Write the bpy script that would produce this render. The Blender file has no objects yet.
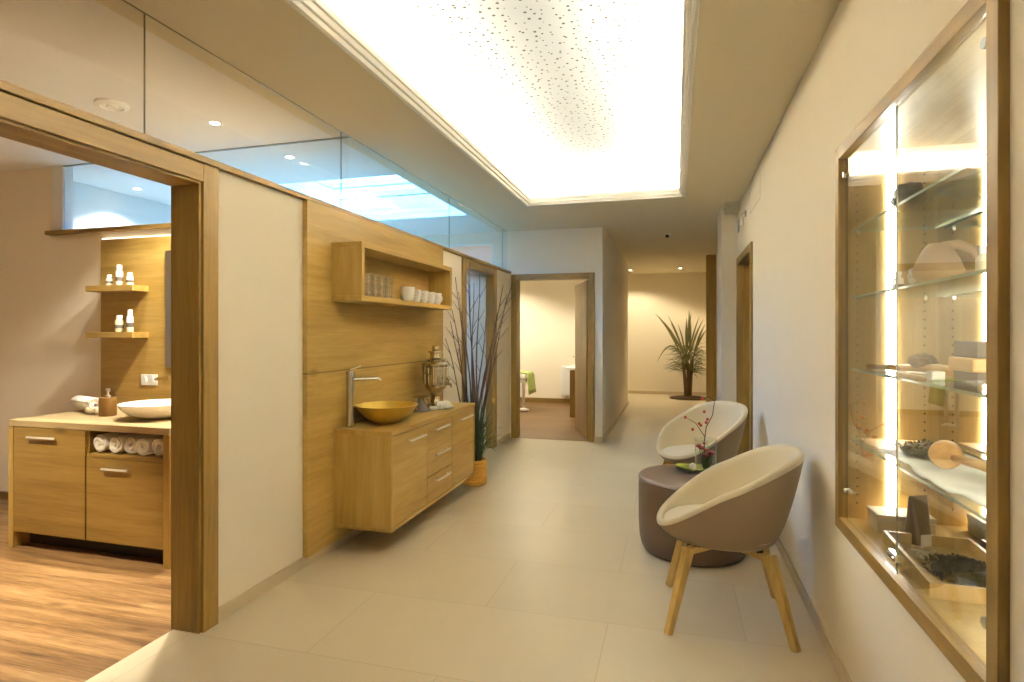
import bpy, bmesh, math, random
from mathutils import Vector, Matrix, noise
R = random.Random(7)
PI = math.pi
SC = bpy.context.scene
COL = SC.collection

# ------------------------------------------------------------------ mesh helper
class MB:
    def __init__(self):
        self.bm = bmesh.new(); self.mi = 0
    def mat(self, i): self.mi = i; return self
    def _f(self, vs):
        try:
            f = self.bm.faces.new(vs); f.material_index = self.mi; return f
        except ValueError: return None
    def box(self, x0, x1, y0, y1, z0, z1):
        v = [self.bm.verts.new(p) for p in ((x0,y0,z0),(x1,y0,z0),(x1,y1,z0),(x0,y1,z0),(x0,y0,z1),(x1,y0,z1),(x1,y1,z1),(x0,y1,z1))]
        for q in ((0,3,2,1),(4,5,6,7),(0,1,5,4),(1,2,6,5),(2,3,7,6),(3,0,4,7)): self._f([v[i] for i in q])
        return self
    def quad(self, a, b, c, d):
        self._f([self.bm.verts.new(p) for p in (a,b,c,d)]); return self
    def grid(self, fn, nu, nv, wrap_u=False, wrap_v=False):
        V = [[self.bm.verts.new(fn(i, j)) for j in range(nv)] for i in range(nu)]
        for i in range(nu if wrap_u else nu-1):
            for j in range(nv if wrap_v else nv-1):
                self._f([V[i][j], V[(i+1)%nu][j], V[(i+1)%nu][(j+1)%nv], V[i][(j+1)%nv]])
        return V
    def lathe(self, prof, c=(0,0,0), seg=32, axis='Z', sx=1, sy=1, cap0=True, cap1=True):
        c = Vector(c)
        def m(x, y, z):
            if axis == 'Z': return c + Vector((x, y, z))
            if axis == 'X': return c + Vector((z, x, y))
            return c + Vector((y, z, x))
        V = self.grid(lambda i, j: m(prof[j][0]*sx*math.cos(2*PI*i/seg), prof[j][0]*sy*math.sin(2*PI*i/seg), prof[j][1]), seg, len(prof), wrap_u=True)
        if cap0 and prof[0][0] > 1e-6: self._f([V[i][0] for i in range(seg)][::-1])
        if cap1 and prof[-1][0] > 1e-6: self._f([V[i][-1] for i in range(seg)])
        return self
    def cyl(self, c, r, h, seg=24, axis='Z', r2=None):
        return self.lathe([(r,0),(r if r2 is None else r2,h)], c, seg, axis)
    def tube(self, pts, rad, seg=8, closed=False):
        pts = [Vector(p) for p in pts]; n = len(pts)
        rads = rad if isinstance(rad, (list, tuple)) else [rad]*n
        up = None; rings = []
        for i in range(n):
            if closed: t = (pts[(i+1)%n]-pts[i-1])
            else: t = pts[min(i+1,n-1)] - pts[max(i-1,0)]
            t.normalize()
            if up is None:
                up = Vector((0,0,1)) if abs(t.z) < .9 else Vector((1,0,0))
            a = up.cross(t)
            if a.length < 1e-5: a = Vector((1,0,0)).cross(t)
            a.normalize(); up = t.cross(a); b = up
            rings.append([self.bm.verts.new(pts[i] + (a*math.cos(2*PI*k/seg) + b*math.sin(2*PI*k/seg))*rads[i]) for k in range(seg)])
        for i in range(n if closed else n-1):
            A, B = rings[i], rings[(i+1)%n]
            for k in range(seg): self._f([A[k], A[(k+1)%seg], B[(k+1)%seg], B[k]])
        if not closed:
            self._f(rings[0][::-1]); self._f(rings[-1])
        return self
    def bar(self, p0, p1, w0, h0, w1=None, h1=None, side=None):
        """a straight tapered bar of rectangular section"""
        p0, p1 = Vector(p0), Vector(p1); t = (p1-p0).normalized()
        s = Vector(side) if side else (Vector((0,0,1)) if abs(t.z) < .8 else Vector((1,0,0)))
        a = s.cross(t).normalized(); b = t.cross(a)
        w1 = w0 if w1 is None else w1; h1 = h0 if h1 is None else h1
        A = [self.bm.verts.new(p0 + a*x*w0/2 + b*y*h0/2) for x, y in ((-1,-1),(1,-1),(1,1),(-1,1))]
        B = [self.bm.verts.new(p1 + a*x*w1/2 + b*y*h1/2) for x, y in ((-1,-1),(1,-1),(1,1),(-1,1))]
        for k in range(4): self._f([A[k], A[(k+1)%4], B[(k+1)%4], B[k]])
        self._f(A[::-1]); self._f(B); return self
    def prism(self, poly, z0, z1, axis='Z'):
        def m(a, b, h): return {'Z': (a,b,h), 'Y': (a,h,b), 'X': (h,a,b)}[axis]
        A = [self.bm.verts.new(m(a,b,z0)) for a, b in poly]; B = [self.bm.verts.new(m(a,b,z1)) for a, b in poly]
        n = len(poly)
        for k in range(n): self._f([A[k], A[(k+1)%n], B[(k+1)%n], B[k]])
        self._f(A[::-1]); self._f(B); return self
    def blob(self, c, sx, sy, sz, amp=.15, freq=2.0, sub=3, seed=0):
        r = bmesh.ops.create_icosphere(self.bm, subdivisions=sub, radius=1)
        fs = set()
        for v in r['verts']:
            k = 1 + amp*noise.noise(v.co*freq + Vector((seed*3.7, seed, 0)))
            v.co = Vector((v.co.x*sx*k + c[0], v.co.y*sy*k + c[1], v.co.z*sz*k + c[2]))
            fs.update(v.link_faces)
        for f in fs: f.material_index = self.mi
        return self
    def ribbon(self, pts, widths, normal_hint=(0,0,1), fold=.25):
        """a thin leaf with a folded midrib"""
        pts = [Vector(p) for p in pts]; n = len(pts); rows = []
        for i in range(n):
            t = (pts[min(i+1,n-1)] - pts[max(i-1,0)]).normalized()
            s = t.cross(Vector(normal_hint))
            if s.length < 1e-4: s = t.cross(Vector((1,0.2,0)))
            s.normalize(); u = s.cross(t); w = widths[i]
            rows.append([self.bm.verts.new(pts[i] - s*w/2 + u*w*fold), self.bm.verts.new(pts[i]), self.bm.verts.new(pts[i] + s*w/2 + u*w*fold)])
        for i in range(n-1):
            for k in range(2): self._f([rows[i][k], rows[i][k+1], rows[i+1][k+1], rows[i+1][k]])
        return self
    def build(self, name, mats, parent=None, smooth=False, bevel=0, label=None, solid=0, subsurf=0, local=False, base=None):
        bm = self.bm
        bmesh.ops.recalc_face_normals(bm, faces=bm.faces)
        off = Vector((0,0,0))
        if not local:
            if parent is not None:
                p = parent
                while p is not None:
                    off += p.location; p = p.parent
            elif base is not None: off = Vector(base)
        if off.length > 0: bmesh.ops.translate(bm, verts=bm.verts, vec=-off)
        me = bpy.data.meshes.new(name); bm.to_mesh(me); bm.free()
        o = bpy.data.objects.new(name, me); COL.objects.link(o)
        if parent is not None: o.parent = parent
        elif base is not None: o.location = base
        for m in (mats if isinstance(mats, (list, tuple)) else [mats]): me.materials.append(m)
        if smooth:
            me.polygons.foreach_set('use_smooth', [True]*len(me.polygons))
            if smooth != 'all':
                me.set_sharp_from_angle(angle=math.radians(40))
        if solid:
            m = o.modifiers.new('thickness', 'SOLIDIFY'); m.thickness = solid; m.offset = 0
        if subsurf:
            m = o.modifiers.new('subsurf', 'SUBSURF'); m.levels = subsurf; m.render_levels = subsurf
        if bevel:
            m = o.modifiers.new('bevel', 'BEVEL'); m.width = bevel; m.segments = 2; m.limit_method = 'ANGLE'; m.angle_limit = math.radians(50)
        if label: o['label'] = label
        return o

def tag(o, label, cat, group=None, kind=None):
    o['label'] = label; o['category'] = cat
    if group: o['group'] = group
    if kind: o['kind'] = kind
    return o
def thing(name, label, cat, loc, rz=0, group=None, kind=None):
    o = bpy.data.objects.new(name, None); COL.objects.link(o)
    o.location = loc; o.rotation_euler = (0,0,rz); o.empty_display_size = .1
    return tag(o, label, cat, group, kind)
def single(name, mb, mats, label, cat, base, group=None, kind=None, **kw):
    return tag(mb.build(name, mats, base=base, **kw), label, cat, group, kind)
def struct(name, mb, mats, label, cat, **kw):
    return tag(mb.build(name, mats, **kw), label, cat, None, 'structure')
def copy_tree(o, parent=None):
    c = o.copy(); COL.objects.link(c); c.parent = parent
    for ch in list(o.children): copy_tree(ch, c)
    return c

# ------------------------------------------------------------------ materials
def s2l(c):
    return tuple(((x/255)/12.92 if x/255 <= .04045 else ((x/255+.055)/1.055)**2.4) for x in c) + (1,)
def base_mat(name):
    m = bpy.data.materials.new(name); m.use_nodes = True
    nt = m.node_tree; return m, nt, nt.nodes['Principled BSDF']
def plain(name, col, rough=.5, metal=0, spec=.5, bump=0, bscale=200, **kw):
    m, nt, b = base_mat(name)
    tc = nt.nodes.new('ShaderNodeTexCoord')
    n = nt.nodes.new('ShaderNodeTexNoise'); n.inputs['Scale'].default_value = kw.get('vscale', 6); n.inputs['Detail'].default_value = 4
    nt.links.new(tc.outputs['Object'], n.inputs['Vector'])
    mx = nt.nodes.new('ShaderNodeMix'); mx.data_type = 'RGBA'
    c = s2l(col); v = kw.get('var', .06)
    mx.inputs[6].default_value = tuple(x*(1-v) for x in c[:3]) + (1,); mx.inputs[7].default_value = tuple(min(1, x*(1+v)) for x in c[:3]) + (1,)
    nt.links.new(n.outputs['Fac'], mx.inputs[0]); nt.links.new(mx.outputs[2], b.inputs['Base Color'])
    b.inputs['Roughness'].default_value = rough; b.inputs['Metallic'].default_value = metal
    b.inputs['Specular IOR Level'].default_value = spec
    if 'sheen' in kw: b.inputs['Sheen Weight'].default_value = kw['sheen']
    if 'trans' in kw: b.inputs['Transmission Weight'].default_value = kw['trans']
    if bump:
        n2 = nt.nodes.new('ShaderNodeTexNoise'); n2.inputs['Scale'].default_value = bscale; n2.inputs['Detail'].default_value = 2
        nt.links.new(tc.outputs['Object'], n2.inputs['Vector'])
        bp = nt.nodes.new('ShaderNodeBump'); bp.inputs['Strength'].default_value = bump; bp.inputs['Distance'].default_value = .002
        nt.links.new(n2.outputs['Fac'], bp.inputs['Height']); nt.links.new(bp.outputs['Normal'], b.inputs['Normal'])
    return m
def wood(name, c_dark, c_mid, c_light, axis='Z', rough=.42, knots=True, gscale=1.0, boards=None):
    """oak-like veneer with the grain along axis; boards = (across axis, width) adds faint joints"""
    m, nt, b = base_mat(name); N = nt.nodes.new; L = nt.links.new
    tc = N('ShaderNodeTexCoord'); mp = N('ShaderNodeMapping')
    s = {'X': (.9,14,14), 'Y': (14,.9,14), 'Z': (14,14,.9)}[axis]
    mp.inputs['Scale'].default_value = tuple(x*gscale for x in s)
    L(tc.outputs['Object'], mp.inputs['Vector'])
    n1 = N('ShaderNodeTexNoise'); n1.inputs['Scale'].default_value = 1.0; n1.inputs['Detail'].default_value = 6; n1.inputs['Distortion'].default_value = .6
    L(mp.outputs['Vector'], n1.inputs['Vector'])
    n2 = N('ShaderNodeTexNoise'); n2.inputs['Scale'].default_value = 6.0; n2.inputs['Detail'].default_value = 3
    L(mp.outputs['Vector'], n2.inputs['Vector'])
    mm = N('ShaderNodeMath'); mm.operation = 'MULTIPLY_ADD'; mm.inputs[1].default_value = .35
    L(n2.outputs['Fac'], mm.inputs[0]); 
    m3 = N('ShaderNodeMath'); m3.operation = 'MULTIPLY'; m3.inputs[1].default_value = .65; L(n1.outputs['Fac'], m3.inputs[0]); L(m3.outputs[0], mm.inputs[2])
    cr = N('ShaderNodeValToRGB'); e = cr.color_ramp.elements
    e[0].position = .30; e[0].color = s2l(c_dark); e[1].position = .68; e[1].color = s2l(c_light)
    x = cr.color_ramp.elements.new(.48); x.color = s2l(c_mid)
    L(mm.outputs[0], cr.inputs['Fac']); out = cr.outputs['Color']
    if knots:
        mk = N('ShaderNodeMapping'); ks = {'X': (1.6,4,4), 'Y': (4,1.6,4), 'Z': (4,4,1.6)}[axis]; mk.inputs['Scale'].default_value = ks
        L(tc.outputs['Object'], mk.inputs['Vector'])
        vo = N('ShaderNodeTexVoronoi'); vo.inputs['Scale'].default_value = .9; L(mk.outputs['Vector'], vo.inputs['Vector'])
        kr = N('ShaderNodeValToRGB'); ke = kr.color_ramp.elements; ke[0].position = .03; ke[0].color = (.45,.40,.33,1); ke[1].position = .11; ke[1].color = (1,1,1,1)
        L(vo.outputs['Distance'], kr.inputs['Fac'])
        mu = N('ShaderNodeMix'); mu.data_type = 'RGBA'; mu.blend_type = 'MULTIPLY'; mu.inputs[0].default_value = .8
        L(out, mu.inputs[6]); L(kr.outputs['Color'], mu.inputs[7]); out = mu.outputs[2]
    if boards:
        ax, w, o0 = boards
        sp = N('ShaderNodeSeparateXYZ'); L(tc.outputs['Object'], sp.inputs[0])
        ad = N('ShaderNodeMath'); ad.operation = 'ADD'; ad.inputs[1].default_value = o0; L(sp.outputs[ax], ad.inputs[0])
        di = N('ShaderNodeMath'); di.operation = 'DIVIDE'; di.inputs[1].default_value = w; L(ad.outputs[0], di.inputs[0])
        fr = N('ShaderNodeMath'); fr.operation = 'FRACT'; L(di.outputs[0], fr.inputs[0])
        lt = N('ShaderNodeMath'); lt.operation = 'LESS_THAN'; lt.inputs[1].default_value = .008; L(fr.outputs[0], lt.inputs[0])
        fl = N('ShaderNodeMath'); fl.operation = 'FLOOR'; L(di.outputs[0], fl.inputs[0])
        wn = N('ShaderNodeTexWhiteNoise'); wn.noise_dimensions = '1D'; L(fl.outputs[0], wn.inputs['W'])
        hv = N('ShaderNodeHueSaturation'); mr = N('ShaderNodeMapRange'); mr.inputs[3].default_value = .88; mr.inputs[4].default_value = 1.1
        L(wn.outputs['Value'], mr.inputs[0]); L(mr.outputs[0], hv.inputs['Value']); L(out, hv.inputs['Color'])
        mu2 = N('ShaderNodeMix'); mu2.data_type = 'RGBA'; L(lt.outputs[0], mu2.inputs[0]); L(hv.outputs['Color'], mu2.inputs[6]); mu2.inputs[7].default_value = s2l([x*.78 for x in c_dark])
        out = mu2.outputs[2]
    L(out, b.inputs['Base Color']); b.inputs['Roughness'].default_value = rough
    bp = N('ShaderNodeBump'); bp.inputs['Strength'].default_value = .08; bp.inputs['Distance'].default_value = .002
    L(mm.outputs[0], bp.inputs['Height']); L(bp.outputs['Normal'], b.inputs['Normal'])
    return m
def emit(name, col, st):
    m = bpy.data.materials.new(name); m.use_nodes = True; nt = m.node_tree; nt.nodes.clear()
    o = nt.nodes.new('ShaderNodeOutputMaterial'); e = nt.nodes.new('ShaderNodeEmission')
    e.inputs['Color'].default_value = tuple(col) + (1,); e.inputs['Strength'].default_value = st
    nt.links.new(e.outputs[0], o.inputs[0]); return m
def glass(name, tint=(1,1,1), ior=1.45, rough=0.0, refl=1.0):
    """thin sheet glass: passes light straight through, mirrors it by the Fresnel law"""
    m = bpy.data.materials.new(name); m.use_nodes = True; nt = m.node_tree; nt.nodes.clear()
    o = nt.nodes.new('ShaderNodeOutputMaterial'); t = nt.nodes.new('ShaderNodeBsdfTransparent'); g = nt.nodes.new('ShaderNodeBsdfGlossy')
    t.inputs['Color'].default_value = tuple(tint) + (1,); g.inputs['Roughness'].default_value = rough
    # Schlick's law on the facing angle, the same from both sides of the sheet
    ge = nt.nodes.new('ShaderNodeNewGeometry'); dt = nt.nodes.new('ShaderNodeVectorMath'); dt.operation = 'DOT_PRODUCT'
    nt.links.new(ge.outputs['Normal'], dt.inputs[0]); nt.links.new(ge.outputs['Incoming'], dt.inputs[1])
    def mth(op, a, b=None):
        q = nt.nodes.new('ShaderNodeMath'); q.operation = op; q.use_clamp = op == 'SUBTRACT'
        for i, v in enumerate((a, b)):
            if v is None: continue
            if isinstance(v, (int, float)): q.inputs[i].default_value = v
            else: nt.links.new(v, q.inputs[i])
        return q.outputs[0]
    f0 = ((ior-1)/(ior+1))**2
    fr = mth('ADD', mth('MULTIPLY', mth('POWER', mth('SUBTRACT', 1.0, mth('ABSOLUTE', dt.outputs['Value'])), 5.0), 1-f0), f0)
    mul = mth('MULTIPLY', fr, refl); mx = nt.nodes.new('ShaderNodeMixShader'); nt.links.new(mul, mx.inputs[0])
    nt.links.new(t.outputs[0], mx.inputs[1]); nt.links.new(g.outputs[0], mx.inputs[2]); nt.links.new(mx.outputs[0], o.inputs[0])
    return m

OAKD, OAKM, OAKL = (150,118,52), (171,138,68), (187,155,86)
M = {}
M['oak_z'] = wood('oak_grain_upright', OAKD, OAKM, OAKL, 'Z')
M['oak_y'] = wood('oak_grain_lengthwise', OAKD, OAKM, OAKL, 'Y')
M['oak_x'] = wood('oak_grain_across', OAKD, OAKM, OAKL, 'X')
M['oak_panel'] = wood('oak_wall_boards', OAKD, OAKM, OAKL, 'Y', boards=(2, 1.11, .0))
M['oak_frame_z'] = wood('oak_frame_upright', (112,86,36), (136,106,48), (152,122,60), 'Z')
M['oak_frame_y'] = wood('oak_frame_lengthwise', (112,86,36), (136,106,48), (152,122,60), 'Y')
M['oak_frame_x'] = wood('oak_frame_across', (112,86,36), (136,106,48), (152,122,60), 'X')
M['oak_pale'] = wood('pale_oak_legs', (166,132,66), (190,156,86), (206,174,106), 'Z', knots=False)
M['oak_front'] = wood('oak_fronts', (128,98,42), (148,116,54), (164,131,66), 'X')
M['counter'] = wood('pale_counter', (164,140,98), (182,158,114), (196,174,132), 'X')
M['plank_floor'] = wood('plank_floor', (92,64,38), (138,102,62), (178,140,94), 'X', rough=.38, gscale=1.6, boards=(1, .145, .03))
M['brown_floor'] = wood('brown_floor', (96,68,34), (118,86,46), (134,100,58), 'X', rough=.5, gscale=.8)
M['wall'] = plain('cream_wall_paint', (242,231,208), .75, bump=.05, bscale=300, var=.015, spec=.2)
M['ceil'] = plain('white_ceiling_paint', (226,216,190), .85, var=.01, spec=.1)
M['whitepaint'] = plain('white_wall_paint', (234,232,228), .8, var=.01, spec=.2)
M['white'] = plain('white_gloss', (240,238,232), .35, var=.01)
M['moulding'] = plain('white_moulding', (240,236,228), .55, var=.01)
M['skirt'] = plain('beige_tile_skirting', (204,186,152), .45, var=.05)
M['chrome'] = plain('chrome', (215,212,205), .12, metal=1, var=.01)
M['steel'] = plain('brushed_steel', (214,208,196), .4, metal=1, var=.02)
M['satin'] = plain('satin_aluminium', (228,222,210), .42, metal=.35, var=.01)
M['dark'] = plain('dark_recess', (40,28,18), .7)
M['gold'] = plain('gold_leaf', (222,188,88), .36, metal=.8, var=.12, vscale=14)
M['brass'] = plain('aged_brass', (196,184,156), .24, metal=1, var=.2, vscale=20)
M['ceramic'] = plain('white_ceramic', (244,240,232), .15, var=.01)
M['towel'] = plain('white_terry', (240,234,222), .95, bump=.9, bscale=420, var=.03, sheen=.4)
M['taupe'] = plain('taupe_upholstery', (140,118,90), .8, bump=.25, bscale=900, var=.05, sheen=.15)
M['cream_fab'] = plain('cream_upholstery', (208,194,162), .75, bump=.2, bscale=900, var=.04, sheen=.15)
M['leather'] = plain('brown_leather', (84,64,50), .42, bump=.25, bscale=260, var=.1)
M['black'] = plain('black_plastic', (24,20,18), .4)
M['green_leaf'] = plain('leaf_green', (96,104,48), .5, var=.35, vscale=9)
M['trunk'] = plain('palm_trunk', (126,102,70), .8, bump=.6, bscale=80, var=.3, vscale=25)
M['palm_leaf'] = plain('palm_green', (128,122,70), .5, var=.3, vscale=5)
M['reed'] = plain('reed_green', (58,74,44), .55, var=.35, vscale=6)
M['twig'] = plain('dark_twig', (72,52,48), .7, var=.3)
M['lime'] = plain('lime_leaf_plate', (150,158,40), .3, var=.15)
M['red'] = plain('red_petals', (176,44,40), .55, var=.25)
M['straw'] = plain('woven_straw', (226,172,76), .65, bump=.8, bscale=90, var=.25, vscale=40)
M['soil'] = plain('dark_mulch', (92,72,46), .9, bump=.8, bscale=60, var=.4, vscale=30)
M['limetowel'] = plain('lime_towel', (178,190,108), .9, bump=.5, bscale=300)
M['greystone'] = plain('grey_stone', (112,104,94), .7, bump=.4, bscale=60, var=.25, vscale=12)
M['darkstone'] = plain('dark_stone', (70,62,54), .65, bump=.5, bscale=60, var=.25, vscale=14)
M['clay'] = plain('sandy_clay', (206,170,124), .55, var=.15, vscale=12)
M['beech'] = wood('turned_beech', (170,124,66), (198,152,90), (214,172,112), 'Y', knots=False)
M['herb'] = plain('dried_herbs', (72,78,48), .85, var=.6, vscale=60)
M['herbdark'] = plain('dark_tea_leaves', (72,70,52), .8, var=.7, vscale=70)
M['paper'] = plain('white_paper', (238,234,224), .7, var=.02)
M['creambox'] = plain('cream_box', (214,200,166), .5, var=.04)
M['pouch'] = plain('brown_pouch', (96,76,48), .45, var=.15)
M['soap'] = plain('honey_soap', (206,166,104), .5, var=.12, vscale=20)
M['slate'] = plain('slate_box', (74,62,52), .6, var=.2, vscale=30)
M['purple'] = plain('plum_bristle', (110,84,76), .9, bump=.9, bscale=150, var=.4, vscale=60)
M['amber'] = plain('amber_wood', (132,94,42), .4, var=.1)
def sheer(name, col, t):
    m, nt, b = base_mat(name); b.inputs['Base Color'].default_value = s2l(col); b.inputs['Roughness'].default_value = .9
    tr = nt.nodes.new('ShaderNodeBsdfTranslucent'); tr.inputs['Color'].default_value = s2l(col); mx = nt.nodes.new('ShaderNodeMixShader'); mx.inputs[0].default_value = t
    n = nt.nodes.new('ShaderNodeTexNoise'); n.inputs['Scale'].default_value = 300; bp = nt.nodes.new('ShaderNodeBump'); bp.inputs['Strength'].default_value = .1
    nt.links.new(n.outputs['Fac'], bp.inputs['Height']); nt.links.new(bp.outputs['Normal'], b.inputs['Normal'])
    nt.links.new(b.outputs[0], mx.inputs[1]); nt.links.new(tr.outputs[0], mx.inputs[2]); nt.links.new(mx.outputs[0], nt.nodes['Material Output'].inputs[0]); return m
M['bluegrey'] = sheer('bluegrey_curtain', (222,217,206), .6)
M['glass'] = glass('clear_glass', (.985,.995,.99), 1.5)
M['doorglass'] = glass('cabinet_glass', (.985,.995,.985), 1.55, refl=1.15)
M['shelfglass'] = glass('shelf_glass', (.93,.975,.94), 1.45)
M['glassedge'] = plain('green_glass_edge', (186,204,178), .15, var=.05)
M['darkedge'] = plain('green_glass_joint', (136,130,100), .3)
M['drink'] = glass('drinking_glass', (.96,.96,.95), 1.7, refl=1.6)
M['vase'] = glass('vase_glass', (.95,.97,.95), 1.55, refl=1.3)
m, nt, b = base_mat('mirror'); b.inputs['Base Color'].default_value = (.80,.80,.78,1); b.inputs['Metallic'].default_value = 1; b.inputs['Roughness'].default_value = .01; M['mirror'] = m
m, nt, b = base_mat('grey_mirror'); b.inputs['Base Color'].default_value = (.62,.66,.70,1); b.inputs['Metallic'].default_value = 1; b.inputs['Roughness'].default_value = .05; M['greymirror'] = m

# tiled floor
def tile_mat():
    m, nt, b = base_mat('cream_floor_tiles'); N = nt.nodes.new; L = nt.links.new
    tc = N('ShaderNodeTexCoord'); mp = N('ShaderNodeMapping'); L(tc.outputs['Object'], mp.inputs[0])
    mp.inputs['Location'].default_value = (.30, -.32, 0)
    br = N('ShaderNodeTexBrick'); br.offset = .5; br.inputs['Scale'].default_value = 1; br.inputs['Brick Width'].default_value = 1.2; br.inputs['Row Height'].default_value = .6
    br.inputs['Mortar Size'].default_value = .0022; br.inputs['Mortar Smooth'].default_value = .3
    br.inputs['Color1'].default_value = s2l((216,201,170)); br.inputs['Color2'].default_value = s2l((211,196,164)); br.inputs['Mortar'].default_value = s2l((194,178,144))
    L(mp.outputs[0], br.inputs['Vector'])
    n = N('ShaderNodeTexNoise'); n.inputs['Scale'].default_value = 2.2; n.inputs['Detail'].default_value = 7; L(tc.outputs['Object'], n.inputs['Vector'])
    mr = N('ShaderNodeMapRange'); mr.inputs[3].default_value = .93; mr.inputs[4].default_value = 1.06; L(n.outputs['Fac'], mr.inputs[0])
    hv = N('ShaderNodeHueSaturation'); L(mr.outputs[0], hv.inputs['Value']); L(br.outputs['Color'], hv.inputs['Color'])
    L(hv.outputs['Color'], b.inputs['Base Color']); b.inputs['Roughness'].default_value = .38; b.inputs['Specular IOR Level'].default_value = .45
    return m
M['tile'] = tile_mat()
# perforated acoustic panel: irregular dots, middle greyed against overexposure, margin white and dotless for the glare
def perf_mat():
    m, nt, b = base_mat('perforated_panel'); N = nt.nodes.new; L = nt.links.new
    tc = N('ShaderNodeTexCoord')
    vo = N('ShaderNodeTexVoronoi'); vo.voronoi_dimensions = '2D'; vo.inputs['Scale'].default_value = 19; vo.inputs['Randomness'].default_value = .85
    L(tc.outputs['Object'], vo.inputs['Vector'])
    wn = N('ShaderNodeSeparateColor'); L(vo.outputs['Color'], wn.inputs[0])
    mr = N('ShaderNodeMapRange'); mr.inputs[3].default_value = .07; mr.inputs[4].default_value = .17; L(wn.outputs[0], mr.inputs[0])
    lt = N('ShaderNodeMath'); lt.operation = 'LESS_THAN'; L(vo.outputs['Distance'], lt.inputs[0]); L(mr.outputs[0], lt.inputs[1])
    mx = N('ShaderNodeMix'); mx.data_type = 'RGBA'; L(lt.outputs[0], mx.inputs[0])
    mx.inputs[6].default_value = s2l((126,126,126)); mx.inputs[7].default_value = s2l((64,60,52))
    L(mx.outputs[2], b.inputs['Base Color']); b.inputs['Roughness'].default_value = .9; b.inputs['Specular IOR Level'].default_value = .1
    return m
M['perf'] = perf_mat()

WARM = (1.0, .80, .52); NEUT = (1.0, .89, .70)
M['led_cove'] = emit('cove_led', (1.0, .95, .775), 240)
M['led_cab'] = emit('cabinet_led', (1.0, .95, .84), 15)
M['led_warm'] = emit('warm_led', (1.0, .86, .62), .8)
M['lamp'] = emit('spot_lens', (1.0, .9, .7), 12)

# ------------------------------------------------------------------ the setting
LX, RX, CZ = -2.06, .63, 2.66
YB = 7.2          # wall at the end of the lounge
Y0 = -2.2         # wall behind the viewer
# floors
struct('floor', MB().box(-2.2, 1.4, Y0, YB, -.1, 0).box(-1.0, 1.4, YB, 13.4, -.1, 0).box(-5.0, -1.0, 11.2, 13.4, -.1, 0).box(-5.7, -2.2, 3.45, YB, -.1, 0), M['tile'], 'cream tiled floor of the corridor', 'floor')
struct('floor_treatment', MB().box(-5.7, -2.2, Y0, 3.45, -.1, 0), M['plank_floor'], 'brown streaked plank floor of the room through the left doorway', 'floor')
struct('floor_back', MB().box(-4.2, -1.0, YB, 11.0, -.1, .002), M['brown_floor'], 'brown floor of the room behind the far door', 'floor')
# ceilings
cx0, cx1, cy0, cy1 = -1.455, .078, 1.0, 5.765
# thin ledge around the cove instead of a full-depth slab
mb = MB(); t = .04
mb.box(-2.2, cx0, Y0, YB, CZ, CZ+t); mb.box(cx1, 1.3, Y0, YB, CZ, CZ+t)
mb.box(cx0, cx1, Y0, cy0, CZ, CZ+t); mb.box(cx0, cx1, cy1, YB, CZ, CZ+t)
mb.box(-1.0, 1.3, YB, 13.4, CZ, CZ+t); mb.box(-5.0, -1.0, 11.2, 13.4, CZ, CZ+t)
struct('ceiling', mb, M['ceil'], 'plain ceiling around the lit recess of the corridor', 'ceiling')
sx0, sx1, sy0, sy1 = -3.9, -2.22, 4.37, 6.06
mb = MB()
mb.box(-5.7, -2.2, Y0, sy0, CZ, CZ+t); mb.box(-5.7, -2.2, sy1, YB+.1, CZ, CZ+t); mb.box(-5.7, sx0, sy0, sy1, CZ, CZ+t); mb.box(sx1, -2.2, sy0, sy1, CZ, CZ+t)
mb.box(-5.7, -1.0, YB+.1, 11.1, CZ, CZ+t)
struct('ceiling_side', mb, M['whitepaint'], 'white ceiling of the side rooms seen over the glass partition', 'ceiling')
# recess of the cove: side walls and perforated top
g = .22; cz1 = 2.90
mb = MB()
mb.box(cx0-g-.03, cx0-g, cy0-g, cy1+g, CZ+t, cz1); mb.box(cx1+g, cx1+g+.03, cy0-g, cy1+g, CZ+t, cz1)
mb.box(cx0-g, cx1+g, cy0-g-.03, cy0-g, CZ+t, cz1); mb.box(cx0-g, cx1+g, cy1+g, cy1+g+.03, CZ+t, cz1)
mb.box(cx0-g-.03, cx1+g+.03, cy0-g-.03, cy1+g+.03, cz1+.03, cz1+.06)
mb.box(cx0-g, cx0+.16, cy0-g, cy1+g, cz1, cz1+.03); mb.box(cx1-.16, cx1+g, cy0-g, cy1+g, cz1, cz1+.03)
mb.box(cx0+.16, cx1-.16, cy0-g, cy0+.16, cz1, cz1+.03); mb.box(cx0+.16, cx1-.16, cy1-.2, cy1+g, cz1, cz1+.03)
struct('ceiling_recess', mb, M['whitepaint'], 'white sides of the lit ceiling recess', 'ceiling')
struct('ceiling_panel', MB().box(cx0+.16, cx1-.16, cy0+.16, cy1-.2, cz1, cz1+.03), M['perf'], 'perforated white acoustic panel, darkened against glare, with scattered dots inside the lit recess', 'ceiling')
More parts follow.
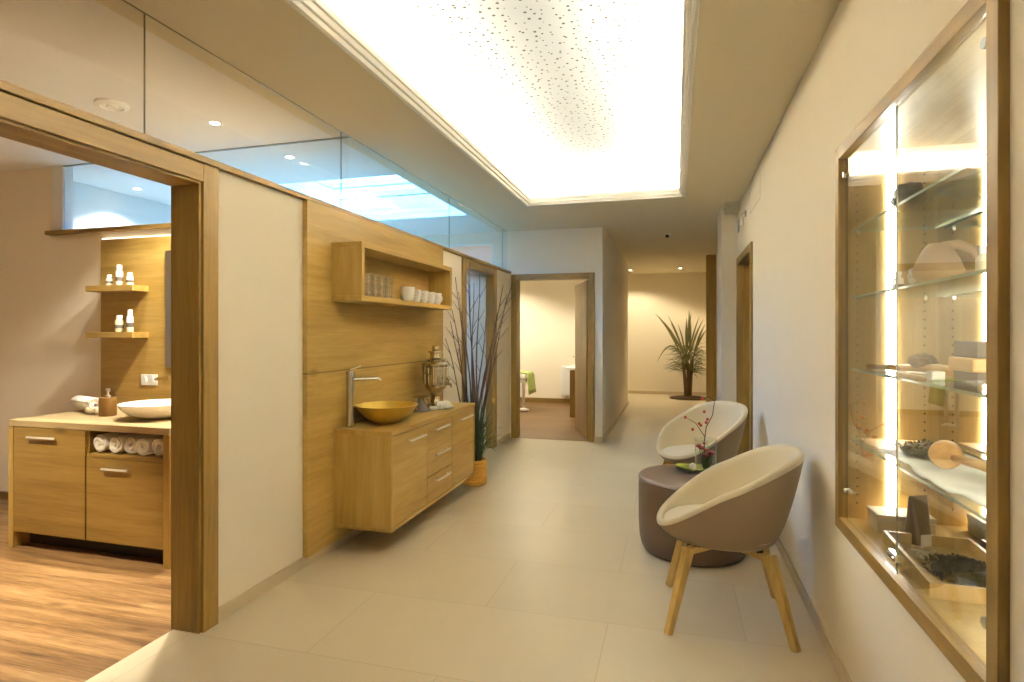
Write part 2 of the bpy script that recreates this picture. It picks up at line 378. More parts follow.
# stepped moulding round the opening
mb = MB()
def ring(d0, d1, z0, z1):
    # a rectangular ring between offsets d0 (inner) and d1 (outer) of the opening
    a0, a1, b0, b1 = cx0-d1, cx1+d1, cy0-d1, cy1+d1; i0, i1, j0, j1 = cx0-d0, cx1+d0, cy0-d0, cy1+d0
    mb.box(a0, i0, b0, b1, z0, z1); mb.box(i1, a1, b0, b1, z0, z1); mb.box(i0, i1, b0, j0, z0, z1); mb.box(i0, i1, j1, b1, z0, z1)
ring(-.012, .0, CZ-.012, CZ+.075); ring(-.03, -.012, CZ+.012, CZ+.075); ring(-.045, -.03, CZ+.04, CZ+.075); ring(.0, .016, CZ-.012, CZ-.0)
struct('trim_1', mb, M['moulding'], 'stepped white moulding round the lit ceiling recess', 'moulding', bevel=.004)
mb = MB(); zz = CZ+t+.002
mb.box(cx0-.15, cx0-.12, cy0-.15, cy1+.15, zz, zz+.014); mb.box(cx1+.12, cx1+.15, cy0-.15, cy1+.15, zz, zz+.014)
mb.box(cx0-.12, cx1+.12, cy0-.15, cy0-.12, zz, zz+.014); mb.box(cx0-.12, cx1+.12, cy1+.12, cy1+.15, zz, zz+.014)
single('led_strip', mb, M['led_cove'], 'light strip hidden behind the moulding of the ceiling recess', 'light strip', (cx0, cy0, zz))
# skylight
mb = MB()
for a in ((sx0-.04, sx0, sy0-.04, sy1+.04), (sx1, sx1+.02, sy0-.04, sy1+.04)): mb.box(*a, CZ+t, 3.05)
mb.box(sx0, sx1, sy0-.04, sy0, CZ+t, 3.05); mb.box(sx0, sx1, sy1, sy1+.04, CZ+t, 3.05)
sk = struct('window_1', mb, M['white'], 'bright skylight with one cross bar in the ceiling beyond the glass partition', 'skylight')
MB().box(sx0, sx1, 5.0, 5.06, CZ+.0, CZ+.05).build('glazing_bar', M['white'], sk)
MB().box(sx0, sx1, sy0, sy1, CZ+.052, CZ+.060).build('pane', M['glass'], sk)
# left partition wall
RZ = 2.114
D1a, D1b = .93, 2.135           # opening of the big left doorway
D2a, D2b = 5.56, 6.50
mb = MB()
for a, b_, z0, z1 in ((Y0, D1a-.09, 0, RZ), (D1b+.09, D2a-.1, 0, RZ), (D2b+.1, YB, 0, RZ)):
    mb.box(-2.2, LX, a, b_, z0, z1)
struct('wall_left', mb, M['wall'], 'cream partition wall on the left of the corridor', 'wall')
rail = MB().box(-2.215, LX+.028, Y0, YB, RZ, RZ+.03)
struct('trim_2', rail, M['oak_frame_y'], 'long thin oak rail running along the top of the left partition', 'rail', bevel=.003)
# clerestory glass
js = [Y0, -1.2, .40, 1.877, 3.328, 5.202, 7.0, YB]
cl = thing('window_2', 'frameless glass band above the oak rail of the left partition', 'window', (LX-.03, 3, RZ+.03), kind='structure')
for a, b_ in zip(js[:-1], js[1:]):
    MB().box(-2.095, -2.083, a+.004, b_-.004, RZ+.032, CZ-.004).build('pane', M['glass'], cl)
mb = MB()
for y in js[1:-1]: mb.box(-2.0925, -2.0855, y-.0012, y+.0012, RZ+.03, CZ)
mb.box(-2.093, -2.085, Y0, YB, CZ-.003, CZ-.0005)
mb.build('joint', M['darkedge'], cl)
# cross wall between the two side rooms (behind the washstand)
mb = MB(); W0, W1 = 3.43, 3.55
mb.box(-5.7, -2.2, W0, W1, 0, 2.12); mb.box(-5.7, -4.72, W0, W1, 2.12, CZ)
struct('wall_back', mb, M['wall'], 'cream wall behind the washstand in the left room', 'wall')
w3 = struct('window_3', MB().box(-4.72, -4.615, 3.42, 3.50, 2.15, CZ), M['white'], 'glass band with a white jamb above the washstand wall', 'window')
MB().box(-4.615, -2.1, 3.425, 3.437, 2.15, CZ-.003).build('pane', M['glass'], w3)
MB().box(-4.615, -2.1, 3.42, 3.442, CZ-.006, CZ-.0005).build('joint', M['darkedge'], w3)
MB().box(-4.755, -2.2, 3.385, 3.55, 2.12, 2.15).build('window_sill', M['oak_frame_x'], w3, label='oak ledge under the glass band')
# outer walls of side rooms
struct('wall_side', MB().box(-5.8, -5.7, Y0, 11.1, 0, CZ+t), M['whitepaint'], 'outer wall of the rooms on the left', 'wall')
mb = MB(); mb.box(-5.7, 1.3, Y0-.1, Y0, 0, CZ+t)
struct('wall_front', mb, M['wall'], 'wall closing the corridor behind the viewpoint', 'wall')
# wall at the end of the lounge with the far door, and its clerestory to the left
mb = MB()
mb.box(-5.7, -4.6, YB, YB+.15, 0, CZ); mb.box(-4.6, -2.28, YB, YB+.15, 0, 2.2); mb.box(-4.6, -2.28, YB, YB+.15, 2.52, CZ); mb.box(-2.28, -2.03, YB, YB+.15, 0, CZ)
mb.box(-2.03, -.96, YB, YB+.15, 2.10, CZ); mb.box(-.96, -.862, YB, YB+.15, 0, CZ)
struct('wall_end', mb, M['wall'], 'cream end wall holding the far door', 'wall')
w4 = struct('window_4', MB().box(-4.6, -2.28, YB+.02, YB+.10, 2.2, 2.225).box(-4.6, -2.28, YB+.02, YB+.10, 2.495, 2.52).box(-2.31, -2.28, YB+.02, YB+.10, 2.225, 2.495).box(-4.6, -4.57, YB+.02, YB+.10, 2.225, 2.495), M['white'], 'narrow high window in the far wall beyond the glass partition', 'window')
MB().box(-4.57, -2.31, YB+.05, YB+.06, 2.225, 2.495).build('pane', M['glass'], w4)
# narrower passage
struct('wall_passage', MB().box(-1.0, -.86, YB+.15, 11.2, 0, CZ), M['wall'], 'left wall of the narrow passage leading to the palm', 'wall')
struct('wall_far', MB().box(-5.0, 1.4, 13.2, 13.3, 0, CZ).box(-5.1,-5.0,11.0,13.3,0,CZ), M['wall'], 'far wall behind the potted palm', 'wall')
struct('wall_room', MB().box(-5.7, -1.0, 11.0, 11.12, 0, CZ), M['wall'], 'back wall of the room seen through the far door', 'wall')
# right wall with niche for the display cabinet and the recessed door
NY0, NY1, NZ0, NZ1 = 1.37, 2.54, .605, 2.055
mb = MB(); B = 1.05
mb.box(RX, B, Y0, NY0, 0, CZ); mb.box(RX, B, NY0, NY1, 0, NZ0); mb.box(RX, B, NY0, NY1, NZ1, CZ); mb.box(RX, B, NY1, 5.26, 0, CZ)
mb.box(.96, B, NY0, NY1, NZ0, NZ1)
mb.box(RX, B, 5.26, 6.40, 2.10, CZ); mb.box(RX, B, 6.40, 7.0, 0, CZ); mb.box(.66, B, 7.0, 13.3, 0, CZ); mb.box(.95, B, 5.26, 6.40, 0, 2.10)
struct('wall_right', mb, M['wall'], 'cream wall on the right of the corridor', 'wall')
struct('wall_pier', MB().box(.467, .66, 6.43, 7.0, 0, CZ), M['wall'], 'shallow cream pier just past the right-hand door', 'wall')
struct('trim_3', MB().box(.50, .63, 6.22, 6.43, 2.585, CZ).box(.485,.63,6.20,6.43,2.63,CZ), M['ceil'], 'small boxed step under the ceiling beside the right pier', 'moulding', bevel=.003)
struct('trim_4', MB().box(.505, .66, 10.25, 10.35, 0, CZ), M['oak_pale'], 'full-height oak post at the far right of the passage', 'post', bevel=.003)
# access hatch on right wall (a thin outline)
mb = MB()
for a in ((4.80,4.806,2.39,2.57),(5.42,5.426,2.39,2.57)): mb.box(.6285,.6305,*a)
mb.box(.6285,.6305,4.80,5.426,2.385,2.391)
struct('trim_5', mb, M['skirt'], 'fine outline of a hatch high on the right wall', 'hatch')
# skirtings
def skirting(name, mb, label): struct(name, mb, M['skirt'], label, 'skirting', bevel=.002)
skirting('baseboard_left', MB().box(LX, LX+.012, Y0, D1a-.1, 0, .065).box(LX, LX+.012, D1b+.09, D2a-.12, 0, .065).box(LX, LX+.012, D2b+.12, YB, 0, .065), 'beige tile skirting along the left wall')
skirting('baseboard_right', MB().box(RX-.012, RX, Y0, 5.23, 0, .065), 'beige tile skirting along the right wall')
skirting('baseboard_end', MB().box(-.965, -.86, YB-.012, YB, 0, .065).box(-.86, -.848, YB-.012, 11.2, 0, .065), 'beige tile skirting round the passage corner')
skirting('baseboard_far', MB().box(-5.0, .66, 13.188, 13.2, 0, .065).box(.648,.66,7.01,10.25,0,.065), 'beige skirting on the far wall behind the palm')
skirting('baseboard_pier', MB().box(.455, .467, 6.43, 7.0, 0, .065).box(.467,.63,6.418,6.43,0,.065), 'beige skirting round the right pier')
struct('baseboard_room', MB().box(-4.2, -1.0, 10.985, 11.0, 0, .09), M['oak_frame_x'], 'brown skirting in the room behind the far door', 'skirting')
struct('baseboard_treatment', MB().box(-5.7, -4.1, 3.415, 3.43, 0, .06), M['oak_frame_x'], 'brown skirting beside the washstand', 'skirting')

# ---- doors (frames)
def frame_left(name, a, b_, label, w=.09, lf=True):
    d = thing(name, label, 'door frame', (LX, (a+b_)/2, 0), kind='structure')
    mb = MB()
    for s, y in ((-1, a), (1, b_)):
        e0, e1 = sorted((y, y+s*w)); mb.box(LX-.0, LX+.02, e0, e1, 0, 2.03 + w - .006)
        e0, e1 = sorted((y-s*.012, y+s*.02)); mb.box(-2.212, LX+.006, e0, e1, 0, 2.03)
        e0, e1 = sorted((y+s*.02, y+s*w)); mb.box(-2.212, LX, e0, e1, 0, RZ)
    mb.build('jamb', M['oak_frame_z'], d, bevel=.003)
    mb = MB(); mb.box(LX, LX+.02, a, b_, 2.03, RZ-.004).box(-2.212, LX+.006, a-.02, b_+.02, 2.018, RZ-.004)
    mb.build('lintel', M['oak_frame_y'], d, bevel=.003)
    return d
frame_left('door_1', D1a, D1b, 'wide oak-framed doorway on the left opening to the washroom')
frame_left('door_2', D2a, D2b, 'oak-framed doorway with the curtain behind the reeds', w=.1)
d3 = thing('door_3', 'far doorway in the end wall with its oak door open inwards', 'door', (-1.5, YB, 0), kind='structure')
mb = MB(); mb.box(-2.03, -1.955, YB-.025, YB+.15, 0, 2.10).box(-1.035, -.965, YB-.025, YB+.15, 0, 2.10)
mb.build('jamb', M['oak_frame_z'], d3, bevel=.003)
MB().box(-1.955, -1.035, YB-.025, YB+.15, 2.03, 2.10).build('lintel', M['oak_frame_x'], d3, bevel=.003)
leafd = MB(); a = math.radians(109); hx, hy = -1.045, YB+.155
u = Vector((math.cos(a), math.sin(a), 0)); n = Vector((u.y, -u.x, 0))
leafd.prism([tuple((Vector((hx,hy,0)) + u*s_ + n*t_)[:2]) for s_, t_ in ((0,0),(.87,0),(.87,-.04),(0,-.04))], .012, 2.02)
leaf = leafd.build('door_leaf', M['oak_frame_z'], d3, bevel=.003)
hp = Vector((hx,hy,0)) + u*.80
MB().tube([hp+n*-.04+Vector((0,0,1.02)), hp+n*-.09+Vector((0,0,1.02)), hp+n*-.09-u*.11+Vector((0,0,1.02))], .009).build('handle', M['steel'], leaf)
d4 = thing('door_4', 'recessed oak door in the right wall', 'door', (RX, 5.8, 0), kind='structure')
mb = MB(); mb.box(RX-.018, .80, 5.235, 5.31, 0, 2.12).box(RX-.018, .80, 6.35, 6.425, 0, 2.12)
mb.build('jamb', M['oak_frame_z'], d4, bevel=.003)
MB().box(RX-.018, .80, 5.31, 6.35, 2.05, 2.12).build('lintel', M['oak_frame_y'], d4, bevel=.003)
lf = MB().box(.76, .80, 5.31, 6.35, .008, 2.05).build('door_leaf', M['oak_frame_z'], d4)
MB().tube([(.76,5.40,1.02),(.71,5.40,1.02),(.71,5.52,1.02)], .009).build('handle', M['steel'], lf)

# wood cladding behind the drinks vanity
struct('wall_left_cladding', MB().box(LX, LX+.032, 2.882, 4.907, .058, RZ), M['oak_panel'], 'oak wall panel with a horizontal joint behind the floating cabinet', 'wall panel', bevel=.002)

# ------------------------------------------------------------------ floating cabinet
VX0, VX1, VY0, VY1, VZ0, VZ1 = LX+.032, -1.636, 3.15, 4.65, .15, .757
vn = thing('floating_cabinet', 'wall-hung oak cabinet under the gold bowl with two doors and three drawers', 'cabinet', (VX0, (VY0+VY1)/2, VZ0))
mb = MB(); zb = VZ0+.0225; mb.box(VX0, VX1-.022, VY0, VY0+.02, zb, VZ1-.028).box(VX0, VX1-.022, VY1-.02, VY1, zb, VZ1-.028).box(VX0, VX0+.01, VY0+.02, VY1-.02, zb, VZ1-.028)
mb.box(VX1-.022, VX1, VY0, VY0+.022, VZ0+.022, VZ1-.028).box(VX1-.022, VX1, VY1-.022, VY1, VZ0+.022, VZ1-.028)
mb.build('body', M['oak_z'], vn, bevel=.002)
MB().box(VX0, VX1, VY0+.0, VY1, VZ0, VZ0+.022).build('bottom_board', M['oak_y'], vn, bevel=.002)
MB().box(VX0, VX1+.004, VY0-.004, VY1+.004, VZ1-.028, VZ1).build('top_board', M['oak_y'], vn, bevel=.003)
MB().box(VX1-.06, VX1-.03, VY0+.02, VY1-.02, VZ0+.022, VZ1-.028).build('carcass', M['dark'], vn)
def handle(y0, y1, z, p):
    mb = MB(); x = VX1
    mb.bar((x+.022, y0, z), (x+.022, y1, z), .010, .012)
    for y in (y0+.02, y1-.02): mb.bar((x-.004, y, z), (x+.024, y, z), .007, .007)
    mb.build('handle', M['satin'], p)
fz0, fz1 = VZ0+.026, VZ1-.034
def front(name, y0, y1, z0, z1, hy0, hy1, hz):
    o = MB().box(VX1-.022, VX1-.002, y0, y1, z0, z1).build(name, M['oak_y'], vn, bevel=.0015)
    handle(hy0, hy1, hz, o)
front('door', 3.175, 3.673, fz0, fz1, 3.37, 3.61, .665)
front('drawer', 3.679, 4.145, .540, fz1, 3.79, 4.04, .668)
front('drawer', 3.679, 4.145, .356, .536, 3.79, 4.05, .492)
front('drawer', 3.679, 4.145, fz0, .352, 3.79, 4.05, .308)
front('door', 4.151, 4.625, fz0, fz1, 4.28, 4.56, .668)
# tap
tp = thing('chrome_tap', 'tall chrome pillar tap beside the gold bowl', 'tap', (-1.975, 3.25, VZ1))
x, y = -1.975, 3.25
MB().lathe([(.031,0),(.031,.006),(.026,.01),(.0255,.31),(.027,.315),(.027,.347),(.025,.351)], (x,y,VZ1), 24).build('body', M['chrome'], tp, smooth=True)
MB().tube([(x,y,VZ1+.300),(x+.08,y+.05,VZ1+.302),(x+.15,y+.095,VZ1+.302),(x+.158,y+.10,VZ1+.29)], [.013,.011,.010,.009], 12).build('spout', M['chrome'], tp, smooth=True)
MB().bar((x+.0,y,VZ1+.362),(x+.055,y+.035,VZ1+.385), .03, .008, .016, .006).build('lever', M['chrome'], tp, bevel=.002)
# gold bowl
bw = MB(); pr = [(.055,0),(.075,.004),(.115,.026),(.155,.058),(.186,.092),(.203,.118),(.206,.121),(.203,.123),(.196,.119),(.172,.092),(.145,.062),(.105,.034),(.06,.016),(.0,.013)]
bw.lathe(pr, (-1.83, 3.46, VZ1), 56)
single('wash_bowl', bw, M['gold'], 'round gold wash bowl standing on the floating cabinet', 'bowl', (-1.83, 3.46, VZ1), smooth=True)
# samovar
sv = thing('samovar', 'metal samovar urn on the far end of the floating cabinet', 'samovar', (-1.86, 4.34, VZ1))
c = (-1.86, 4.34, VZ1)
MB().lathe([(.036,.10),(.05,.125),(.078,.15),(.09,.17),(.094,.20),(.097,.32),(.112,.332),(.114,.345),(.10,.358),(.075,.372)], c, 40).build('body', M['brass'], sv, smooth=True)
mb = MB()
for k in range(14):
    a = 2*PI*k/14; mb.tube([(c[0]+  .092*math.cos(a), c[1]+.092*math.sin(a), c[2]+.185), (c[0]+.099*math.cos(a), c[1]+.099*math.sin(a), c[2]+.325)], .009, 6)
mb.build('ribbing', M['brass'], sv, smooth=True)
MB().lathe([(.075,.372),(.08,.38),(.05,.392),(.046,.40),(.046,.43),(.062,.437),(.06,.447),(.03,.452),(.0,.456)], c, 32).build('crown', M['brass'], sv, smooth=True)
MB().lathe([(.075,0),(.075,.012),(.05,.03),(.036,.06),(.034,.085),(.05,.10)], c, 32).build('foot', M['brass'], sv, smooth=True)
MB().lathe([(.0,.445),(.022,.448),(.03,.465),(.028,.485),(.02,.49),(.0,.49)], c, 16).build('knob', M['brass'], sv, smooth=True)
for s in (-1, 1):
    pts = [(c[0]+s*.02, c[1]+s*.108, c[2]+.325), (c[0]+s*.025, c[1]+s*.15, c[2]+.335), (c[0]+s*.025, c[1]+s*.155, c[2]+.30), (c[0]+s*.02, c[1]+s*.135, c[2]+.27), (c[0]+s*.02, c[1]+s*.11, c[2]+.265)]
    MB().tube(pts, .009, 8).build('handle', M['brass'], sv, smooth=True)
mb = MB().tube([(c[0]+.10,c[1]-.03,c[2]+.19),(c[0]+.15,c[1]-.045,c[2]+.185),(c[0]+.155,c[1]-.046,c[2]+.16)], [.012,.01,.007], 8)
mb.bar((c[0]+.13,c[1]-.06,c[2]+.225),(c[0]+.13,c[1]-.02,c[2]+.225), .012,.012).bar((c[0]+.13,c[1]-.04,c[2]+.185),(c[0]+.13,c[1]-.04,c[2]+.225), .01,.01)
mb.build('spigot', M['brass'], sv, smooth=True)
# candle dish
cd = thing('tealight_stand', 'small dark metal stand with a pale flat dish left of the samovar', 'candle holder', (-1.855, 4.05, VZ1))
c = (-1.855, 4.05, VZ1)
MB().lathe([(.065,0),(.07,.006),(.06,.016),(.045,.04),(.03,.07),(.022,.095)], c, 20).build('base', M['darkstone'], cd, smooth=True)
MB().lathe([(.02,.095),(.06,.104),(.066,.112),(.06,.113),(.02,.108),(0,.107)], c, 28).build('dish', M['brass'], cd, smooth=True)
for k in range(3):
    a = 2*PI*k/3+.4
    MB().tube([(c[0]+.055*math.cos(a),c[1]+.055*math.sin(a),c[2]+.015),(c[0]+.07*math.cos(a),c[1]+.07*math.sin(a),c[2]+.05),(c[0]+.05*math.cos(a),c[1]+.05*math.sin(a),c[2]+.1)], .006, 6).build('bracket', M['brass'], cd, smooth=True)
# white shells around the samovar foot
def shell(loc, s, rz, label):
    mb = MB(); n = 20
    for k in range(7):
        a = (k-3)*.28
        mb.tube([(0,0,.25*s), (math.cos(a)*.55*s, math.sin(a)*.55*s, .55*s), (math.cos(a)*s, math.sin(a)*s, .12*s)], [.06*s,.16*s,.10*s], 8)
    mb.blob((.3*s,0,.3*s), .45*s, .5*s, .3*s, .2, 2, 2)
    o = mb.build('seashell', M['paper'], smooth='all', local=True); o.location = loc; o.rotation_euler = (0,0,rz)
    tag(o, label, 'seashell', 'white shells on the floating cabinet')
shell((-1.77, 4.235, VZ1), .095, -.6, 'larger white shell in front of the samovar foot')
shell((-1.785, 4.125, VZ1), .05, -1.4, 'smaller white shell between the tealight stand and the samovar')

# ------------------------------------------------------------------ wall shelf box, glasses, mugs
BX0, BX1, BY0, BY1, BZ0, BZ1 = LX+.032, -1.82, 3.125, 4.60, 1.545, 1.905
sb = thing('box_shelf', 'open oak box shelf on the wall panel above the gold bowl', 'shelf', (BX0, 3.86, BZ0)); w = .034
MB().box(BX0, BX1, BY0, BY0+w, BZ0+w, BZ1-w).build('side_panel', M['oak_z'], sb, bevel=.002)
MB().box(BX0, BX1, BY1-w, BY1, BZ0+w, BZ1-w).build('side_panel', M['oak_z'], sb, bevel=.002)
MB().box(BX0, BX1, BY0, BY1, BZ1-w, BZ1).build('top_board', M['oak_y'], sb, bevel=.002)
MB().box(BX0, BX1, BY0, BY1, BZ0, BZ0+w).build('bottom_board', M['oak_y'], sb, bevel=.002)
MB().box(BX0, BX0+.008, BY0+w, BY1-w, BZ0+w, BZ1-w).build('back_panel', M['oak_y'], sb)
gp = [(.026,.0),(.029,.003),(.033,.078),(.0325,.08),(.030,.078),(.0265,.010),(0,.009)]
g0 = None; ords = ['first', 'second', 'third', 'fourth']
sz = BZ0+w
for i in range(4):
    for k in range(2):
        if g0 is None:
            mb = MB().lathe(gp, (0,0,0), 20)
            for q in range(3): mb.tube([(.0300*math.cos(a)+0, .0300*math.sin(a), .02+.02*q) for a in [2*PI*j/20 for j in range(20)]], .0012, 4, closed=True)
            g0 = o = mb.build('drinking_glass', M['drink'], smooth=True, local=True)
        else: o = g0.copy(); COL.objects.link(o)
        o.location = (-1.875, 3.30+.088*i, sz + k*.0705)
        tag(o, f'{"upper" if k else "lower"} clear tumbler of the {ords[i]} stack from the near end of the box shelf', 'glass', 'stacked tumblers on the box shelf')
mug0 = None
words = ['first white mug in the row, next to the tumblers', 'second white mug counted from the tumblers', 'middle white mug of the five in the box shelf', 'fourth white mug counted from the tumblers', 'last white mug in the row with its handle towards the shelf end']
for i in range(5):
    if mug0 is None:
        mug0 = thing('mug', words[0], 'mug', (0,0,0), group='white mugs in the box shelf')
        MB().lathe([(.026,0),(.03,.003),(.036,.02),(.040,.045),(.042,.082),(.0415,.084),(.039,.082),(.036,.04),(.03,.012),(0,.01)], (0,0,0), 28).build('cup', M['ceramic'], mug0, smooth=True, local=True)
        MB().tube([(0,.036,.066),(0,.058,.066),(0,.066,.05),(0,.058,.03),(0,.036,.024)], .005, 8).build('handle', M['ceramic'], mug0, smooth=True, local=True)
        r = mug0
    else: r = copy_tree(mug0)
    r.location = (-1.875, 3.855 + .132*i + (.006 if i == 0 else 0), sz); r.rotation_euler = (0,0,-.9 if i < 4 else -.35)
    r.scale = (1.25,)*3 if i == 0 else (1.12,)*3
    tag(r, words[i], 'mug', 'white mugs in the box shelf')

# ------------------------------------------------------------------ tall reeds in straw basket
rc = (-1.72, 4.90)
rd = thing('reed_arrangement', 'tall dark twigs and green reed grass in a straw basket beyond the floating cabinet', 'plant', (rc[0], rc[1], 0))
mb = MB().lathe([(.085,0),(.095,.01),(.10,.08),(.095,.16),(.092,.215),(.096,.225),(.088,.225),(.084,.18),(.0,.17)], (rc[0],rc[1],0), 32)
for k in range(9): mb.tube([((.098+.004*(k%2))*math.cos(a)+rc[0], (.098+.004*(k%2))*math.sin(a)+rc[1], .02+.023*k) for a in [2*PI*j/24 for j in range(24)]], .008, 6, closed=True)
mb.build('basket', M['straw'], rd, smooth=True)
tips = [(-.29,.0,1.30),(-.22,-.02,1.62),(-.20,.05,1.86),(-.14,-.04,1.72),(-.08,.04,1.93),(-.05,-.03,1.98),(.02,.05,1.88),(.26,.02,1.78),(.31,-.02,1.66),(.22,.06,1.62),(-.26,.06,1.46),(.33,.05,1.80),(-.02,.0,1.80),(.12,-.05,1.5)]
for k, (dx, dy, z) in enumerate(tips):
    b0 = Vector((rc[0]+R.uniform(-.04,.04), rc[1]+R.uniform(-.04,.04), .17)); tip = Vector((max(rc[0]+dx, -2.02), rc[1]+dy, z))
    pts = []
    for j in range(9):
        q = j/8; p = b0.lerp(tip, q); bend = (q**2-q)*.35
        p.x += bend*dx; p.x += .008*math.sin(q*9+k); p.y += .008*math.cos(q*7+k*2); pts.append(p)
    mb = MB().tube(pts, [.011*(1-.75*j/8) for j in range(9)], 6)
    for j in (5, 6, 7):
        s = R.choice((-1,1)); d = Vector((s*.05+dx*.1, R.uniform(-.03,.03), .10)); mb.tube([pts[j], pts[j]+d*.6, pts[j]+d*1.1], [.0032,.0026,.0014], 5)
    mb.build('twig', M['twig'], rd, smooth=True)
mb = MB()
for k in range(150):
    a = R.uniform(0, 2*PI); l = R.uniform(.40,.85); sp = R.uniform(.03,.30)*(1 if math.cos(a) > -.2 else .5)
    p0 = Vector((rc[0]+.05*math.cos(a)*R.random(), rc[1]+.05*math.sin(a)*R.random(), .17)); pts = []
    for j in range(7):
        q = j/6; p = p0 + Vector((math.cos(a)*sp*q**1.6, math.sin(a)*sp*q**1.6, l*(q - .28*q*q*(sp/.2)*1.6))); p.x = max(p.x, -2.03); p.y = max(p.y, 4.67) if p.z < .80 else p.y; pts.append(p)
    mb.ribbon(pts, [.012,.015,.015,.014,.011,.007,.001], (math.cos(a),math.sin(a),.3))
mb.build('reed_grass', M['reed'], rd)
# curtain in doorway
cu = thing('curtain', 'blue-grey curtain hanging in the doorway behind the reeds', 'curtain', (-2.14, 6.05, 0))
def cur(i, j):
    q = i/140; y = 5.575 + .91*q; z = .02 + (1.99-.02)*j/6
    return (-2.14 + .022*math.sin(q*2*PI*9) + .008*math.sin(q*31), y, z)
mb = MB(); mb.grid(cur, 141, 7); mb.build('cloth', M['bluegrey'], cu, smooth='all', solid=.0015)
MB().tube([(-2.14,5.565,2.0),(-2.14,6.495,2.0)], .009, 10).build('rod', M['steel'], cu, smooth=True)

# ------------------------------------------------------------------ tub chairs
def h_rim(c):
    q = ((1-c)/2)**.8; s = q*q*(3-2*q); return .448 + .355*(.45*q+.55*s)
def sgnp(v, e): return math.copysign(abs(v)**e, v)
def make_chair(label, loc, rz):
    t = thing('tub_chair', label, 'armchair', loc, rz, 'upholstered tub chairs by the right wall')
    n = 64; ex = .88
    def rim(a, k=1.0):
        c, s = math.cos(a), math.sin(a); rx = .318 if c > 0 else .335
        return Vector((rx*sgnp(c,ex)*k, .305*sgnp(s,ex)*k, 0)), h_rim(c)
    def bot(a, k=1.0):
        c, s = math.cos(a), math.sin(a)
        return Vector(((.235 if c > 0 else .195)*sgnp(c,ex)*k, .205*sgnp(s,ex)*k, 0))
    Z0 = .378; rows = 12
    def outer(i, j):
        a = 2*PI*i/n; r, h = rim(a); b_ = bot(a); q = j/rows
        if j == 0: return tuple(b_*.0 + Vector((0,0,Z0)))
        q = (j-1)/(rows-1); p = b_.lerp(r, q**.72); z = Z0 + .0 + (h-.018-Z0)*q**1.25
        return (p.x, p.y, z)
    mb = MB(); mb.grid(outer, n, rows+1, wrap_u=True); mb.build('outer_shell', M['taupe'], t, smooth='all', local=True)
    def inner(i, j):
        a = 2*PI*i/n; r, h = rim(a); b_ = bot(a, 1.0)
        prof = [(1.0,-.018),(1.006,-.006),(.99,.006),(.955,.010),(.915,.002),(.888,-.018)]
        if j < len(prof): k, dz = prof[j]; return (r.x*k, r.y*k, h+dz)
        q = (j-len(prof)+1)/6; lo = bot(a, .93); hi = r*.888; zl = .40; zh = h-.018
        p = hi.lerp(lo, q**1.5); return (p.x, p.y, zh + (zl-zh)*q)
    mb = MB(); mb.grid(inner, n, 12, wrap_u=True); mb.build('inner_lining', M['cream_fab'], t, smooth='all', local=True)
    # seat cushion
    def seat(i, j):
        a = 2*PI*i/n; c, s = math.cos(a), math.sin(a)
        prof = [(0,.408),(.9,.408),(.985,.418),(1.0,.436),(.985,.452),(.94,.462),(.75,.468),(.4,.470),(0,.470)]
        k, z = prof[j]; rx = .292 if c > 0 else .225
        return (rx*sgnp(c,.8)*k, .235*sgnp(s,.8)*k, z - .012*max(0,c)**2*k)
    mb = MB(); mb.grid(seat, n, 9, wrap_u=True); mb.build('seat_cushion', M['cream_fab'], t, smooth='all', local=True)
    # oak base: four legs on two crossed rails
    for sx in (1, -1):
        for sy in (1, -1):
            top = Vector((.172*sx, .168*sy, .362)); foot = Vector((.262*sx, .262*sy, 0))
            mb = MB().bar(top+Vector((0,0,.004)), foot, .036, .050, .028, .034, side=(sx,sy,0))
            mb.build('leg', M['oak_pale'], t, bevel=.004, local=True)
    for sx, sy in ((1,1),(1,-1)): MB().bar((-.165*sx,-.16*sy,.351+.001*sy), (.165*sx,.16*sy,.351+.001*sy), .036, .030).build('cross_rail', M['oak_pale'], t, bevel=.003, local=True)
    for sx in (1,-1):
        for sy in (1,-1): MB().cyl((.135*sx,.135*sy,.362), .016, .024, 12).build('spacer', M['black'], t, local=True)
    return t
make_chair('near taupe and cream tub chair on oak legs beside the display cabinet', (.232, 2.95, 0), PI)
make_chair('far taupe and cream tub chair behind the brown pouf', (.185, 4.62, 0), PI+math.radians(40))

# ------------------------------------------------------------------ pouf, tray, vase
pc = (.108, 3.80)
pf = thing('pouf', 'round dark brown leather pouf used as a table between the tub chairs', 'pouf', (pc[0], pc[1], 0))
MB().lathe([(.285,0),(.30,.004),(.315,.03),(.326,.07),(.332,.2),(.332,.40),(.328,.438),(.318,.452)], (pc[0],pc[1],0), 64).build('body', M['leather'], pf, smooth=True)
MB().lathe([(.331,.436),(.3345,.442),(.331,.450),(.322,.457),(.30,.460),(.0,.460)], (pc[0],pc[1],0), 64).build('top', M['leather'], pf, smooth=True)
tc_ = (.125, 3.93); PZ = .460
tr = thing('leaf_plate', 'leaf green plate on a black tray on the pouf', 'plate', (tc_[0], tc_[1], PZ))
MB().lathe([(.07,0),(.10,.004),(.125,.012),(.122,.014),(.098,.007),(0,.005)], (tc_[0],tc_[1],PZ), 40).build('tray', M['black'], tr, smooth=True)
mb = MB()
def leafp(i, j):
    q = i/12; w_ = .085*math.sin(PI*min(1,q*.93+.05))**.7; v = (j/6-.5)*2
    return (tc_[0]-.12+.24*q, tc_[1]+v*w_, PZ+.0115+.012*abs(v)**2+.010*(2*q-1)**2)
mb.grid(leafp, 13, 7); mb.build('leaf', M['lime'], tr, smooth='all', solid=.003)
PZ2 = PZ+.013
